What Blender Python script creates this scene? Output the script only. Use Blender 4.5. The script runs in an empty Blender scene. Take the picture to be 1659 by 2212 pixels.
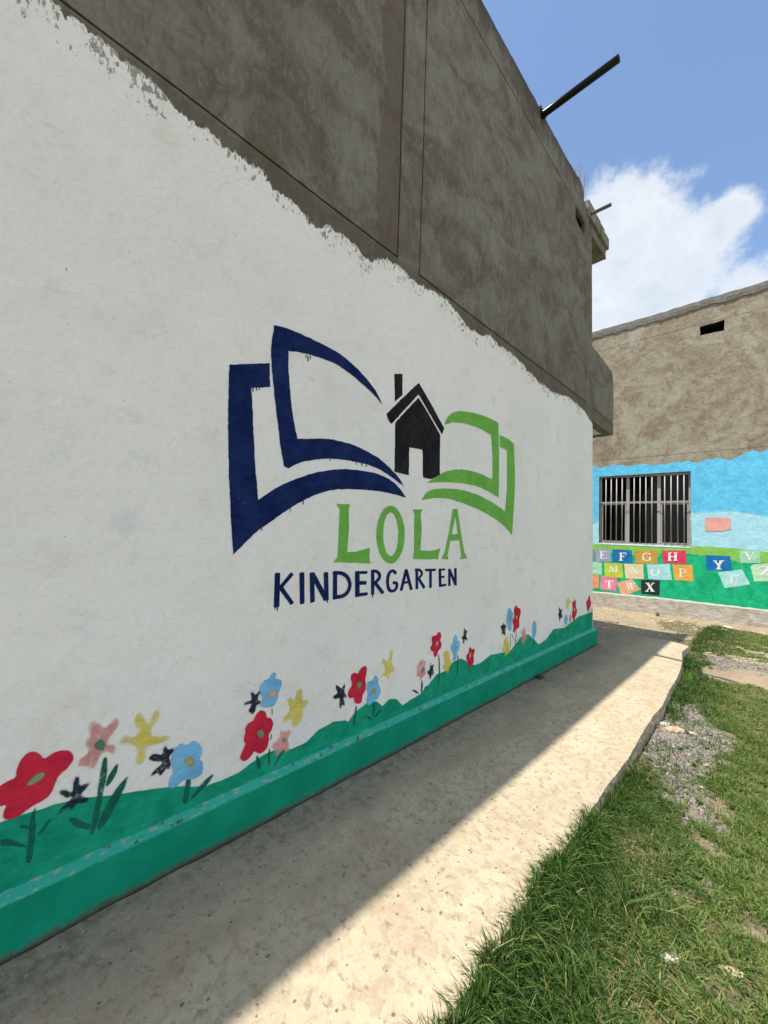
import bpy, bmesh, math, random
import numpy as np
from mathutils import Matrix, Vector
from mathutils.geometry import delaunay_2d_cdt

CAMAXES = ((0.7018759, 0.7113049, 0.0376231), (-0.0103571, 0.0630049, -0.9979595), (-0.7122239, 0.7000541, 0.0515886))
EXPOSURE = 1.17
SKY_STRENGTH = 0.131
SKY_TINT = (0.92, 0.925, 0.895)
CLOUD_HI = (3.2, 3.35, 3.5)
CLOUD_LO = (2.2, 2.5, 2.9)
SUN_STRENGTH = 3.0
CLOUD_FILL = 0.76

# ---------------------------------------------------------------- camera, sky, sun, exposure
scene = bpy.context.scene
C = scene.collection
cam_data = bpy.data.cameras.new('camera')
cam = bpy.data.objects.new('camera', cam_data); C.objects.link(cam)
cam_data.sensor_fit = 'VERTICAL'; cam_data.sensor_height = 36.0; cam_data.sensor_width = 27.0
cam_data.lens = 840.0 / 2212.0 * 36.0
cam_data.clip_start = 0.02; cam_data.clip_end = 2000
RIGHT, DOWN, FWD = CAMAXES
cam.matrix_world = Matrix(((RIGHT[0], -DOWN[0], -FWD[0], 1.988), (RIGHT[1], -DOWN[1], -FWD[1], 0.0),
                           (RIGHT[2], -DOWN[2], -FWD[2], 1.72), (0, 0, 0, 1)))
scene.camera = cam
scene.render.resolution_x = 768; scene.render.resolution_y = 1024
scene.view_settings.view_transform = 'Standard'; scene.view_settings.look = 'None'
scene.view_settings.gamma = 1.0; scene.view_settings.exposure = EXPOSURE
scene.view_settings.use_curve_mapping = False
scene.render.engine = 'CYCLES'
scene.cycles.max_bounces = 5; scene.cycles.diffuse_bounces = 3; scene.cycles.glossy_bounces = 2; scene.cycles.transparent_max_bounces = 8
scene.cycles.use_adaptive_sampling = True; scene.cycles.adaptive_threshold = 0.02; scene.cycles.use_denoising = True; scene.cycles.caustics_reflective = False; scene.cycles.caustics_refractive = False

SUN_RAY = Vector((0.1137, 0.325, -1.0)).normalized()          # the way the sunlight travels
sun_el = math.asin(-SUN_RAY.z); sun_az = math.atan2(-SUN_RAY.x, -SUN_RAY.y)
world = bpy.data.worlds.new('World'); scene.world = world; world.use_nodes = True
wn, wl = world.node_tree.nodes, world.node_tree.links
wn.clear()
def W(t, **kw):
    n = wn.new(t)
    for k, v in kw.items(): setattr(n, k, v)
    return n
def wmath(op, a, b=None, c=None, clamp=False):
    n = W('ShaderNodeMath', operation=op, use_clamp=clamp)
    for i, v in enumerate((a, b, c)):
        if v is None: continue
        if isinstance(v, (int, float)): n.inputs[i].default_value = v
        else: wl.new(v, n.inputs[i])
    return n.outputs[0]
sky = W('ShaderNodeTexSky', sky_type='NISHITA', sun_disc=False, sun_elevation=sun_el, sun_rotation=sun_az,
        altitude=1500.0, air_density=1.0, dust_density=1.0, ozone_density=1.2)
tc = W('ShaderNodeTexCoord')
# cumulus: soft heaps set about the sky by direction, their outline broken up by fractal noise
nz = W('ShaderNodeTexNoise'); nz.inputs['Scale'].default_value = 9.0; nz.inputs['Detail'].default_value = 6.0; nz.inputs['Roughness'].default_value = 0.62
wl.new(tc.outputs['Generated'], nz.inputs['Vector'])
nz2 = W('ShaderNodeTexNoise'); nz2.inputs['Scale'].default_value = 2.2; nz2.inputs['Detail'].default_value = 2.0; nz2.inputs['Roughness'].default_value = 0.55
wl.new(tc.outputs['Generated'], nz2.inputs['Vector'])
HEAPS = [(-0.210, 0.775, 0.595, 0.105), (-0.162, 0.793, 0.588, 0.095), (-0.116, 0.844, 0.523, 0.090), (-0.206, 0.821, 0.533, 0.145), (-0.159, 0.868, 0.471, 0.130), (-0.228, 0.864, 0.449, 0.150), (-0.044, 0.831, 0.555, 0.045), (-0.075, 0.844, 0.531, 0.050), (-0.037, 0.905, 0.424, 0.075), (0.008, 0.914, 0.406, 0.090), (-0.287, 0.798, 0.530, 0.140)]
acc = None
for hx, hy, hz, hr in HEAPS:
    v = Vector((hx, hy, hz)).normalized()
    d = W('ShaderNodeVectorMath', operation='DISTANCE'); wl.new(tc.outputs['Generated'], d.inputs[0]); d.inputs[1].default_value = v
    t = wmath('SUBTRACT', 1.0, wmath('DIVIDE', d.outputs['Value'], hr))
    acc = t if acc is None else wmath('SMOOTH_MAX', acc, t, 0.25)
# unseen sky: broken cumulus added to raise the fill light on the wall, with the clear lane above the yard left open
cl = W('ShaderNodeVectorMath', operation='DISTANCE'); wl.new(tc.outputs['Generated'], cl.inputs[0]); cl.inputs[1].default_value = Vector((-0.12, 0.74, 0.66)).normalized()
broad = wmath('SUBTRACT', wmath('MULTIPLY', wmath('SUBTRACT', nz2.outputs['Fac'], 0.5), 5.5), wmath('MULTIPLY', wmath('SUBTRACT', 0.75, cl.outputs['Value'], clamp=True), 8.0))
broad = wmath('ADD', broad, CLOUD_FILL)
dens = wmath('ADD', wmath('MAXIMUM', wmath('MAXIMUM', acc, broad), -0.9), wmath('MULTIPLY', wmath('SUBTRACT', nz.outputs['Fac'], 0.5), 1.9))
cov = W('ShaderNodeMapRange', interpolation_type='SMOOTHSTEP'); wl.new(dens, cov.inputs['Value'])
cov.inputs['From Min'].default_value = 0.14; cov.inputs['From Max'].default_value = 0.56
shade = W('ShaderNodeMapRange'); wl.new(wmath('ADD', wmath('MULTIPLY', dens, 0.30), wmath('MULTIPLY', nz.outputs['Fac'], 1.0)), shade.inputs['Value'])
shade.inputs['From Min'].default_value = 0.45; shade.inputs['From Max'].default_value = 1.15
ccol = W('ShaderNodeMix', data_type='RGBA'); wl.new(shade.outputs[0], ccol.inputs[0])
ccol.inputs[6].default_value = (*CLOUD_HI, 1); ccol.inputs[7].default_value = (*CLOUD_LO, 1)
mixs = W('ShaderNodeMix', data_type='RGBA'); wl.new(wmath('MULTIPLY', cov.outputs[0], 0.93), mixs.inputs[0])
tint = W('ShaderNodeMix', data_type='RGBA', blend_type='MULTIPLY'); tint.inputs[0].default_value = 1.0
tint.inputs[7].default_value = (*SKY_TINT, 1); wl.new(sky.outputs[0], tint.inputs[6])
wl.new(tint.outputs[2], mixs.inputs[6]); wl.new(ccol.outputs[2], mixs.inputs[7])
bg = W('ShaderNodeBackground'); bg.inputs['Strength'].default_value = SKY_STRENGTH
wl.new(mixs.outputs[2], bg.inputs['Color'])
wo = W('ShaderNodeOutputWorld'); wl.new(bg.outputs[0], wo.inputs['Surface'])

sun_data = bpy.data.lights.new('sun', 'SUN'); sun_data.energy = SUN_STRENGTH; sun_data.angle = math.radians(0.53); sun_data.color = (1.0, 0.93, 0.82)
sun = bpy.data.objects.new('sun', sun_data); C.objects.link(sun)
sun.rotation_euler = SUN_RAY.to_track_quat('-Z', 'Y').to_euler()
sun.location = (-3, -6, 20)

# ---------------------------------------------------------------- measured outlines, metres on the wall and ground planes
LOGO={'blue_back':[(0.810,2.574),(0.915,2.616),(1.039,2.660),(1.050,2.524),(0.939,2.487),(0.949,2.403),(0.966,2.240),(0.987,2.057),(1.015,1.874),(1.122,1.953),(1.266,2.030),(1.412,2.086),(1.587,2.129),(1.749,2.143),(1.909,2.141),(2.023,2.125),(2.147,2.072),(2.237,1.995),(2.049,2.013),(1.897,2.016),(1.690,2.005),(1.534,1.985),(1.419,1.951),(1.300,1.891),(1.189,1.823),(1.087,1.747),(1.012,1.693),(0.942,1.621),(0.890,1.571),(0.877,1.674),(0.859,1.850),(0.838,2.035),(0.821,2.289),(0.814,2.467)],
'blue_front':[(1.041,2.784),(1.050,2.842),(1.054,2.892),(1.152,2.907),(1.229,2.909),(1.366,2.906),(1.483,2.899),(1.577,2.884),(1.695,2.840),(1.802,2.787),(1.877,2.735),(1.947,2.655),(1.842,2.711),(1.733,2.753),(1.631,2.787),(1.519,2.814),(1.429,2.814),(1.315,2.807),(1.210,2.789),(1.154,2.773),(1.161,2.671),(1.175,2.563),(1.193,2.455),(1.218,2.349),(1.246,2.261),(1.372,2.291),(1.486,2.309),(1.609,2.313),(1.741,2.301),(1.884,2.269),(1.979,2.235),(2.090,2.176),(2.164,2.129),(2.211,2.077),(2.062,2.137),(1.925,2.181),(1.781,2.195),(1.647,2.194),(1.523,2.187),(1.421,2.168),(1.326,2.143),(1.248,2.112),(1.194,2.073),(1.165,2.083),(1.139,2.177),(1.114,2.303),(1.088,2.439),(1.066,2.563),(1.048,2.678)],
'chimney':[(2.055,2.922),(2.145,2.950),(2.156,2.787),(2.074,2.712)],
'roof':[(1.989,2.595),(2.153,2.760),(2.343,2.940),(2.518,2.799),(2.701,2.641),(2.669,2.581),(2.523,2.697),(2.343,2.845),(2.199,2.694),(2.045,2.532),(2.011,2.555)],
'house':[(2.085,2.551),(2.210,2.682),(2.344,2.818),(2.498,2.699),(2.644,2.572),(2.655,2.229),(2.537,2.174),(2.433,2.180),(2.416,2.403),(2.253,2.394),(2.260,2.174),(2.096,2.180),(2.093,2.389)],
'green_front':[(2.697,2.673),(2.729,2.738),(2.808,2.810),(2.921,2.850),(3.102,2.886),(3.332,2.906),(3.510,2.906),(3.622,2.899),(3.644,2.659),(3.657,2.370),(3.661,2.119),(3.471,2.167),(3.264,2.195),(3.042,2.196),(2.838,2.186),(2.651,2.164),(2.485,2.140),(2.622,2.217),(2.751,2.274),(2.918,2.314),(3.097,2.330),(3.291,2.325),(3.526,2.295),(3.519,2.541),(3.481,2.743),(3.304,2.762),(3.108,2.763),(2.926,2.746),(2.812,2.721)],
'green_back':[(3.654,2.779),(3.825,2.773),(3.964,2.745),(3.995,2.517),(4.012,2.314),(3.991,2.005),(3.964,1.745),(3.786,1.835),(3.554,1.911),(3.307,1.970),(3.051,2.009),(2.818,2.036),(2.606,2.028),(2.421,1.991),(2.481,2.060),(2.578,2.098),(2.759,2.123),(2.985,2.135),(3.267,2.116),(3.548,2.061),(3.799,1.989),(3.830,2.193),(3.827,2.432),(3.810,2.646),(3.660,2.656)]}
LOLA=[([(1.557,1.895),(1.616,1.896),(1.679,1.900),(1.668,1.867),(1.676,1.729),(1.670,1.577),(1.746,1.579),(1.874,1.604),(1.872,1.545),(1.885,1.493),(1.750,1.503),(1.556,1.511),(1.589,1.544),(1.591,1.727),(1.590,1.861)],[]),
([(2.237,1.707),(2.235,1.657),(2.226,1.610),(2.209,1.568),(2.185,1.533),(2.156,1.508),(2.124,1.492),(2.090,1.488),(2.056,1.494),(2.024,1.511),(1.995,1.537),(1.970,1.570),(1.951,1.610),(1.938,1.654),(1.932,1.700),(1.933,1.746),(1.942,1.791),(1.957,1.831),(1.978,1.866),(2.004,1.893),(2.035,1.911),(2.068,1.919),(2.102,1.916),(2.136,1.902),(2.167,1.878),(2.194,1.844),(2.216,1.803),(2.230,1.756)],[[(2.164,1.708),(2.163,1.671),(2.159,1.636),(2.151,1.604),(2.139,1.578),(2.124,1.559),(2.107,1.547),(2.089,1.543),(2.071,1.548),(2.054,1.560),(2.038,1.579),(2.024,1.605),(2.013,1.635),(2.005,1.669),(2.001,1.704),(2.001,1.740),(2.005,1.774),(2.013,1.805),(2.024,1.831),(2.038,1.851),(2.055,1.864),(2.072,1.869),(2.091,1.866),(2.109,1.855),(2.125,1.836),(2.140,1.811),(2.152,1.780),(2.160,1.745)]]),
([(2.316,1.908),(2.441,1.916),(2.419,1.888),(2.438,1.753),(2.430,1.585),(2.530,1.580),(2.628,1.584),(2.697,1.603),(2.676,1.556),(2.670,1.509),(2.485,1.510),(2.343,1.516),(2.353,1.574),(2.346,1.750),(2.342,1.876)],[]),
([(2.858,1.948),(2.929,1.956),(2.988,1.771),(3.057,1.568),(3.114,1.508),(2.986,1.497),(3.014,1.526),(2.972,1.673),(2.836,1.665),(2.801,1.538),(2.816,1.502),(2.715,1.508),(2.759,1.571),(2.817,1.765)],[[(2.901,1.884),(2.946,1.728),(2.855,1.721)]])]
DRIPS=[([(1.289,2.793),(1.293,2.761)],0.0081),
([(1.305,2.798),(1.309,2.776)],0.0058),
([(1.276,2.793),(1.276,2.777)],0.0057),
([(0.949,2.494),(0.948,2.470)],0.0062),
([(0.967,2.500),(0.970,2.482)],0.0052),
([(0.985,2.505),(0.985,2.490)],0.0052),
([(1.716,2.196),(1.721,2.177)],0.0064),
([(1.764,2.197),(1.770,2.174)],0.0078),
([(1.807,2.197),(1.812,2.175)],0.0065),
([(1.493,2.183),(1.494,2.167)],0.0060),
([(1.306,1.893),(1.308,1.869)],0.0068),
([(1.043,1.720),(1.047,1.703)],0.0052),
([(1.219,1.841),(1.224,1.825)],0.0055)]
KIND=[('K',[([(1.158,1.458),(1.163,1.270)],0.0357,0.0320),([(1.254,1.452),(1.177,1.371)],0.0268,0.0236),([(1.182,1.378),(1.264,1.276)],0.0284,0.0250)]),
('I',[([(1.322,1.453),(1.335,1.270)],0.0337,0.0287)]),
('N',[([(1.395,1.449),(1.410,1.272)],0.0369,0.0308),([(1.397,1.446),(1.511,1.278)],0.0362,0.0298),([(1.501,1.447),(1.516,1.273)],0.0336,0.0272)]),
('D',[([(1.575,1.450),(1.584,1.274)],0.0350,0.0277),([(1.561,1.443),(1.629,1.440),(1.679,1.415),(1.708,1.365),(1.697,1.316),(1.658,1.286),(1.574,1.282)],0.0322,0.0251)]),
('E',[([(1.767,1.442),(1.776,1.273)],0.0409,0.0308),([(1.755,1.436),(1.857,1.433)],0.0263,0.0197),([(1.773,1.366),(1.850,1.361)],0.0352,0.0262),([(1.764,1.282),(1.865,1.283)],0.0308,0.0229)]),
('R',[([(1.910,1.445),(1.919,1.275)],0.0336,0.0244),([(1.899,1.439),(1.943,1.439),(1.982,1.418),(1.981,1.385),(1.953,1.363),(1.922,1.352)],0.0306,0.0221),([(1.942,1.351),(2.021,1.275)],0.0335,0.0239)]),
('G',[([(2.151,1.410),(2.128,1.433),(2.096,1.433),(2.068,1.402),(2.064,1.350),(2.077,1.301),(2.110,1.279),(2.148,1.284),(2.170,1.312),(2.166,1.340),(2.126,1.343)],0.0320,0.0221)]),
('A',[([(2.267,1.434),(2.218,1.279)],0.0326,0.0219),([(2.267,1.434),(2.335,1.277)],0.0335,0.0222),([(2.235,1.336),(2.306,1.338)],0.0275,0.0183)]),
('R',[([(2.393,1.433),(2.403,1.278)],0.0350,0.0227),([(2.375,1.430),(2.424,1.430),(2.462,1.405),(2.453,1.378),(2.405,1.354)],0.0295,0.0190),([(2.423,1.353),(2.495,1.279)],0.0329,0.0210)]),
('T',[([(2.503,1.422),(2.635,1.419)],0.0346,0.0216),([(2.569,1.420),(2.576,1.276)],0.0346,0.0216)]),
('E',[([(2.697,1.423),(2.708,1.273)],0.0366,0.0222),([(2.684,1.418),(2.768,1.417)],0.0269,0.0162),([(2.704,1.355),(2.760,1.355)],0.0303,0.0183),([(2.696,1.281),(2.789,1.284)],0.0338,0.0203)]),
('N',[([(2.832,1.417),(2.840,1.273)],0.0352,0.0207),([(2.833,1.413),(2.934,1.274)],0.0394,0.0230),([(2.923,1.420),(2.934,1.270)],0.0365,0.0211)])]
KDRIPS=[([(1.154,1.274),(1.153,1.257)],0.0068,0.0061),
([(1.168,1.271),(1.167,1.246)],0.0069,0.0061),
([(1.521,1.273),(1.523,1.255)],0.0066,0.0053),
([(1.920,1.277),(1.916,1.252)],0.0093,0.0067)]
FLOWERS=[('red',[(0.054,0.720),(0.060,0.730),(0.080,0.739),(0.102,0.743),(0.099,0.768),(0.110,0.802),(0.128,0.824),(0.149,0.823),(0.167,0.805),(0.179,0.778),(0.203,0.792),(0.226,0.800),(0.252,0.793),(0.271,0.771),(0.275,0.744),(0.260,0.720),(0.232,0.699),(0.223,0.667),(0.213,0.635),(0.192,0.618),(0.168,0.613),(0.147,0.608),(0.122,0.592),(0.091,0.590),(0.073,0.603),(0.076,0.633),(0.083,0.649),(0.066,0.648),(0.055,0.666)],('sage',[(0.132,0.704),(0.145,0.723),(0.166,0.734),(0.188,0.728),(0.186,0.710),(0.166,0.694),(0.136,0.695)]),[[(0.157,0.593),(0.167,0.613),(0.170,0.573),(0.173,0.503),(0.170,0.415),(0.165,0.397),(0.150,0.405),(0.150,0.426),(0.150,0.514),(0.154,0.564)],[(0.116,0.561),(0.148,0.549),(0.152,0.527),(0.127,0.546)],[(0.073,0.536),(0.109,0.514),(0.150,0.470),(0.151,0.456),(0.110,0.490),(0.074,0.509)],[(0.228,0.540),(0.209,0.516),(0.189,0.495),(0.173,0.489),(0.183,0.505),(0.208,0.538)]]),
('pink',[(0.308,0.867),(0.316,0.883),(0.335,0.885),(0.355,0.867),(0.373,0.839),(0.389,0.857),(0.411,0.874),(0.427,0.857),(0.424,0.826),(0.405,0.805),(0.393,0.786),(0.391,0.763),(0.418,0.757),(0.422,0.721),(0.415,0.708),(0.386,0.734),(0.370,0.732),(0.359,0.697),(0.351,0.672),(0.329,0.679),(0.312,0.700),(0.284,0.707),(0.288,0.739),(0.312,0.745),(0.317,0.766),(0.306,0.781),(0.308,0.810),(0.320,0.821),(0.311,0.843)],('leafgreen',[(0.335,0.778),(0.350,0.796),(0.370,0.795),(0.383,0.770),(0.376,0.741),(0.356,0.748)]),[[(0.373,0.708),(0.384,0.719),(0.393,0.704),(0.395,0.645),(0.391,0.605),(0.384,0.554),(0.374,0.460),(0.364,0.416),(0.346,0.398),(0.350,0.460),(0.362,0.560),(0.367,0.634)],[(0.389,0.579),(0.393,0.623),(0.411,0.651),(0.437,0.676),(0.430,0.624),(0.408,0.590)],[(0.418,0.543),(0.437,0.570),(0.479,0.611),(0.468,0.561),(0.456,0.531),(0.438,0.496),(0.405,0.434),(0.377,0.409),(0.369,0.444),(0.400,0.513)],[(0.266,0.525),(0.291,0.510),(0.329,0.470),(0.351,0.452),(0.352,0.429),(0.312,0.452),(0.280,0.490)]]),
('navy',[(0.278,0.618),(0.277,0.659),(0.289,0.685),(0.297,0.677),(0.301,0.623),(0.322,0.633),(0.344,0.631),(0.327,0.608),(0.307,0.591),(0.316,0.581),(0.338,0.563),(0.331,0.545),(0.296,0.562),(0.285,0.545),(0.271,0.532),(0.271,0.559),(0.256,0.548),(0.228,0.534),(0.238,0.563),(0.266,0.580),(0.279,0.596),(0.262,0.592),(0.240,0.616),(0.230,0.635),(0.250,0.639),(0.272,0.617)],None,[]),
('yellow',[(0.425,0.759),(0.441,0.788),(0.478,0.769),(0.498,0.772),(0.503,0.790),(0.484,0.809),(0.474,0.842),(0.493,0.862),(0.503,0.875),(0.516,0.855),(0.530,0.825),(0.543,0.804),(0.542,0.824),(0.564,0.865),(0.585,0.872),(0.592,0.836),(0.577,0.800),(0.554,0.774),(0.559,0.746),(0.596,0.734),(0.645,0.718),(0.633,0.694),(0.593,0.691),(0.547,0.697),(0.543,0.659),(0.533,0.637),(0.507,0.628),(0.494,0.654),(0.501,0.681),(0.487,0.721),(0.458,0.738),(0.427,0.742)],None,[]),
('navy',[(0.548,0.647),(0.564,0.660),(0.583,0.656),(0.607,0.642),(0.608,0.676),(0.619,0.696),(0.626,0.679),(0.629,0.655),(0.658,0.663),(0.656,0.635),(0.635,0.622),(0.646,0.598),(0.652,0.578),(0.648,0.558),(0.628,0.570),(0.623,0.559),(0.602,0.545),(0.597,0.566),(0.558,0.556),(0.574,0.588),(0.604,0.600),(0.607,0.612),(0.579,0.621),(0.557,0.634)],None,[]),
('blue',[(0.645,0.605),(0.647,0.628),(0.661,0.657),(0.687,0.669),(0.719,0.648),(0.728,0.662),(0.756,0.660),(0.779,0.630),(0.795,0.600),(0.791,0.576),(0.778,0.559),(0.800,0.540),(0.804,0.502),(0.791,0.475),(0.753,0.467),(0.715,0.488),(0.689,0.471),(0.657,0.460),(0.639,0.488),(0.644,0.520),(0.659,0.541),(0.651,0.568)],('ochre',[(0.757,0.556),(0.755,0.546),(0.748,0.540),(0.738,0.539),(0.726,0.544),(0.715,0.552),(0.708,0.564),(0.704,0.576),(0.706,0.586),(0.713,0.592),(0.723,0.593),(0.735,0.588),(0.745,0.580),(0.753,0.568)]),[[(0.719,0.469),(0.726,0.490),(0.738,0.493),(0.746,0.483),(0.744,0.444),(0.738,0.385),(0.734,0.362),(0.712,0.372),(0.713,0.395),(0.716,0.442)],[(0.741,0.383),(0.791,0.425),(0.818,0.450),(0.861,0.462),(0.845,0.432),(0.817,0.411),(0.759,0.375)]]),
('blue',[(1.082,0.833),(1.094,0.857),(1.121,0.868),(1.141,0.868),(1.145,0.892),(1.167,0.903),(1.184,0.883),(1.182,0.855),(1.209,0.851),(1.226,0.832),(1.224,0.804),(1.206,0.777),(1.204,0.747),(1.195,0.718),(1.175,0.701),(1.144,0.704),(1.102,0.719),(1.082,0.724),(1.096,0.742),(1.099,0.768),(1.088,0.795),(1.082,0.815)],('peach',[(1.129,0.788),(1.145,0.799),(1.169,0.802),(1.189,0.785),(1.187,0.763),(1.168,0.756),(1.143,0.772)]),[[(1.158,0.700),(1.172,0.696),(1.174,0.652),(1.166,0.652)],[(1.165,0.547),(1.171,0.558),(1.176,0.543),(1.172,0.514),(1.163,0.514)],[(1.163,0.480),(1.172,0.453),(1.173,0.373),(1.155,0.386),(1.158,0.455)]]),
('navy',[(0.987,0.764),(1.011,0.780),(1.042,0.777),(1.030,0.807),(1.030,0.834),(1.044,0.822),(1.060,0.797),(1.077,0.813),(1.095,0.822),(1.088,0.795),(1.073,0.772),(1.093,0.758),(1.112,0.728),(1.071,0.743),(1.068,0.720),(1.060,0.704),(1.042,0.694),(1.037,0.713),(1.014,0.702),(1.024,0.729),(1.039,0.749),(1.038,0.761),(1.016,0.756)],None,[]),
('red',[(1.080,0.698),(1.093,0.708),(1.117,0.699),(1.131,0.680),(1.135,0.655),(1.161,0.644),(1.178,0.623),(1.181,0.598),(1.172,0.569),(1.152,0.554),(1.161,0.521),(1.153,0.490),(1.130,0.465),(1.104,0.462),(1.083,0.479),(1.071,0.490),(1.064,0.477),(1.043,0.461),(1.021,0.456),(1.002,0.466),(0.988,0.484),(0.996,0.504),(1.003,0.525),(1.019,0.549),(1.003,0.568),(1.005,0.591),(1.013,0.612),(1.007,0.634),(1.025,0.652),(1.059,0.665),(1.068,0.687)],('sage',[(1.077,0.591),(1.089,0.602),(1.113,0.596),(1.127,0.575),(1.125,0.551),(1.106,0.546),(1.088,0.563)]),[[(1.077,0.472),(1.105,0.447),(1.119,0.379),(1.092,0.392)]]),
('pink',[(1.219,0.545),(1.240,0.562),(1.255,0.540),(1.288,0.542),(1.308,0.529),(1.302,0.505),(1.280,0.490),(1.293,0.460),(1.293,0.429),(1.292,0.416),(1.270,0.402),(1.262,0.414),(1.261,0.433),(1.237,0.423),(1.216,0.406),(1.191,0.418),(1.197,0.438),(1.199,0.455),(1.171,0.472),(1.183,0.498),(1.221,0.510)],('sage',[(1.272,0.483),(1.270,0.476),(1.264,0.472),(1.255,0.473),(1.246,0.478),(1.240,0.487),(1.237,0.495),(1.239,0.503),(1.245,0.506),(1.254,0.505),(1.263,0.500),(1.270,0.492)]),[[(1.265,0.432),(1.248,0.407),(1.205,0.358),(1.191,0.357),(1.223,0.410),(1.244,0.427)]]),
('yellow',[(1.253,0.715),(1.270,0.731),(1.297,0.722),(1.313,0.698),(1.319,0.722),(1.325,0.763),(1.368,0.756),(1.372,0.709),(1.372,0.682),(1.412,0.682),(1.425,0.661),(1.390,0.638),(1.367,0.624),(1.389,0.599),(1.378,0.575),(1.337,0.542),(1.311,0.538),(1.294,0.565),(1.281,0.598),(1.257,0.574),(1.236,0.596),(1.243,0.625),(1.275,0.638),(1.278,0.663),(1.261,0.690)],None,[]),
('navy',[(1.616,0.720),(1.652,0.697),(1.671,0.677),(1.690,0.716),(1.701,0.688),(1.696,0.646),(1.717,0.623),(1.720,0.602),(1.688,0.619),(1.699,0.591),(1.711,0.550),(1.681,0.574),(1.667,0.544),(1.654,0.571),(1.657,0.606),(1.653,0.628),(1.628,0.621),(1.596,0.638),(1.604,0.652),(1.640,0.660),(1.622,0.686)],None,[]),
('red',[(1.812,0.754),(1.841,0.782),(1.877,0.788),(1.894,0.767),(1.891,0.729),(1.880,0.690),(1.889,0.661),(1.887,0.608),(1.864,0.599),(1.861,0.558),(1.849,0.535),(1.814,0.538),(1.786,0.553),(1.779,0.592),(1.742,0.594),(1.724,0.621),(1.729,0.652),(1.757,0.674),(1.758,0.696),(1.742,0.729),(1.748,0.754),(1.777,0.762),(1.808,0.744)],('sage',[(1.794,0.676),(1.826,0.691),(1.849,0.678),(1.853,0.655),(1.829,0.634),(1.813,0.646)]),[[(1.795,0.521),(1.806,0.536),(1.815,0.519),(1.812,0.479),(1.797,0.395),(1.781,0.407),(1.792,0.477)]]),
('blue',[(1.889,0.653),(1.915,0.670),(1.947,0.666),(1.962,0.690),(1.983,0.695),(2.007,0.672),(2.012,0.624),(2.033,0.595),(2.035,0.555),(2.015,0.521),(1.977,0.516),(1.956,0.506),(1.922,0.489),(1.897,0.519),(1.900,0.556),(1.911,0.587),(1.889,0.619)],('ochre',[(1.992,0.586),(1.989,0.575),(1.981,0.568),(1.968,0.568),(1.956,0.575),(1.946,0.586),(1.943,0.598),(1.945,0.609),(1.954,0.615),(1.966,0.615),(1.978,0.609),(1.988,0.598)]),[[(1.964,0.508),(1.980,0.503),(1.986,0.440),(1.970,0.394),(1.960,0.428)],[(2.058,0.450),(2.032,0.411),(1.973,0.386),(1.993,0.422)],[(1.890,0.445),(1.928,0.426),(1.967,0.387),(1.924,0.404)]]),
('yellow',[(2.028,0.806),(2.056,0.812),(2.086,0.774),(2.109,0.786),(2.117,0.849),(2.156,0.850),(2.156,0.793),(2.141,0.739),(2.185,0.705),(2.174,0.678),(2.126,0.677),(2.122,0.641),(2.106,0.617),(2.099,0.651),(2.052,0.670),(2.014,0.647),(2.012,0.679),(2.056,0.700),(2.072,0.721),(2.035,0.768)],None,[]),
('red',[(2.613,0.863),(2.632,0.875),(2.674,0.866),(2.686,0.889),(2.713,0.893),(2.742,0.876),(2.744,0.838),(2.731,0.815),(2.750,0.791),(2.748,0.753),(2.714,0.734),(2.701,0.720),(2.689,0.693),(2.662,0.686),(2.644,0.706),(2.643,0.739),(2.612,0.745),(2.595,0.768),(2.603,0.791),(2.626,0.804),(2.611,0.835)],('beige',[(2.660,0.794),(2.682,0.823),(2.706,0.825),(2.705,0.790),(2.678,0.772)]),[[(2.702,0.703),(2.716,0.709),(2.741,0.629),(2.741,0.545),(2.730,0.423),(2.716,0.426),(2.724,0.607)]]),
('pink',[(2.427,0.650),(2.443,0.678),(2.473,0.703),(2.504,0.717),(2.518,0.690),(2.550,0.692),(2.560,0.670),(2.539,0.642),(2.554,0.602),(2.556,0.574),(2.518,0.563),(2.481,0.539),(2.462,0.548),(2.473,0.573),(2.421,0.585),(2.434,0.617)],('leafgreen',[(2.484,0.614),(2.508,0.640),(2.536,0.638),(2.522,0.605),(2.497,0.591)]),[[(2.489,0.506),(2.502,0.554),(2.518,0.499),(2.514,0.452),(2.497,0.425)],[(2.374,0.499),(2.429,0.482),(2.481,0.433),(2.424,0.452)],[(2.586,0.487),(2.561,0.465),(2.518,0.440),(2.541,0.473)]]),
('navy',[(2.597,0.646),(2.603,0.673),(2.614,0.646),(2.618,0.633),(2.651,0.637),(2.662,0.626),(2.636,0.605),(2.661,0.567),(2.656,0.535),(2.628,0.554),(2.614,0.510),(2.593,0.541),(2.595,0.561),(2.558,0.585),(2.574,0.598),(2.600,0.601)],None,[]),
('yellow',[(2.779,0.701),(2.821,0.723),(2.866,0.711),(2.886,0.677),(2.876,0.644),(2.915,0.610),(2.909,0.577),(2.880,0.566),(2.868,0.517),(2.842,0.510),(2.823,0.544),(2.779,0.558),(2.767,0.590),(2.805,0.611),(2.778,0.659)],None,[]),
('blue',[(2.917,0.806),(2.950,0.836),(2.982,0.809),(2.991,0.772),(3.023,0.762),(3.029,0.712),(3.011,0.680),(2.992,0.670),(2.983,0.619),(2.942,0.592),(2.922,0.622),(2.928,0.660),(2.888,0.702),(2.882,0.747),(2.915,0.763)],('ochre',[(2.987,0.708),(2.984,0.701),(2.976,0.696),(2.964,0.696),(2.952,0.700),(2.944,0.708),(2.940,0.717),(2.943,0.725),(2.951,0.729),(2.962,0.729),(2.974,0.725),(2.983,0.717)]),[[(2.994,0.639),(3.001,0.646),(3.014,0.626),(3.008,0.503),(2.992,0.437),(2.989,0.508)]]),
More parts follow.
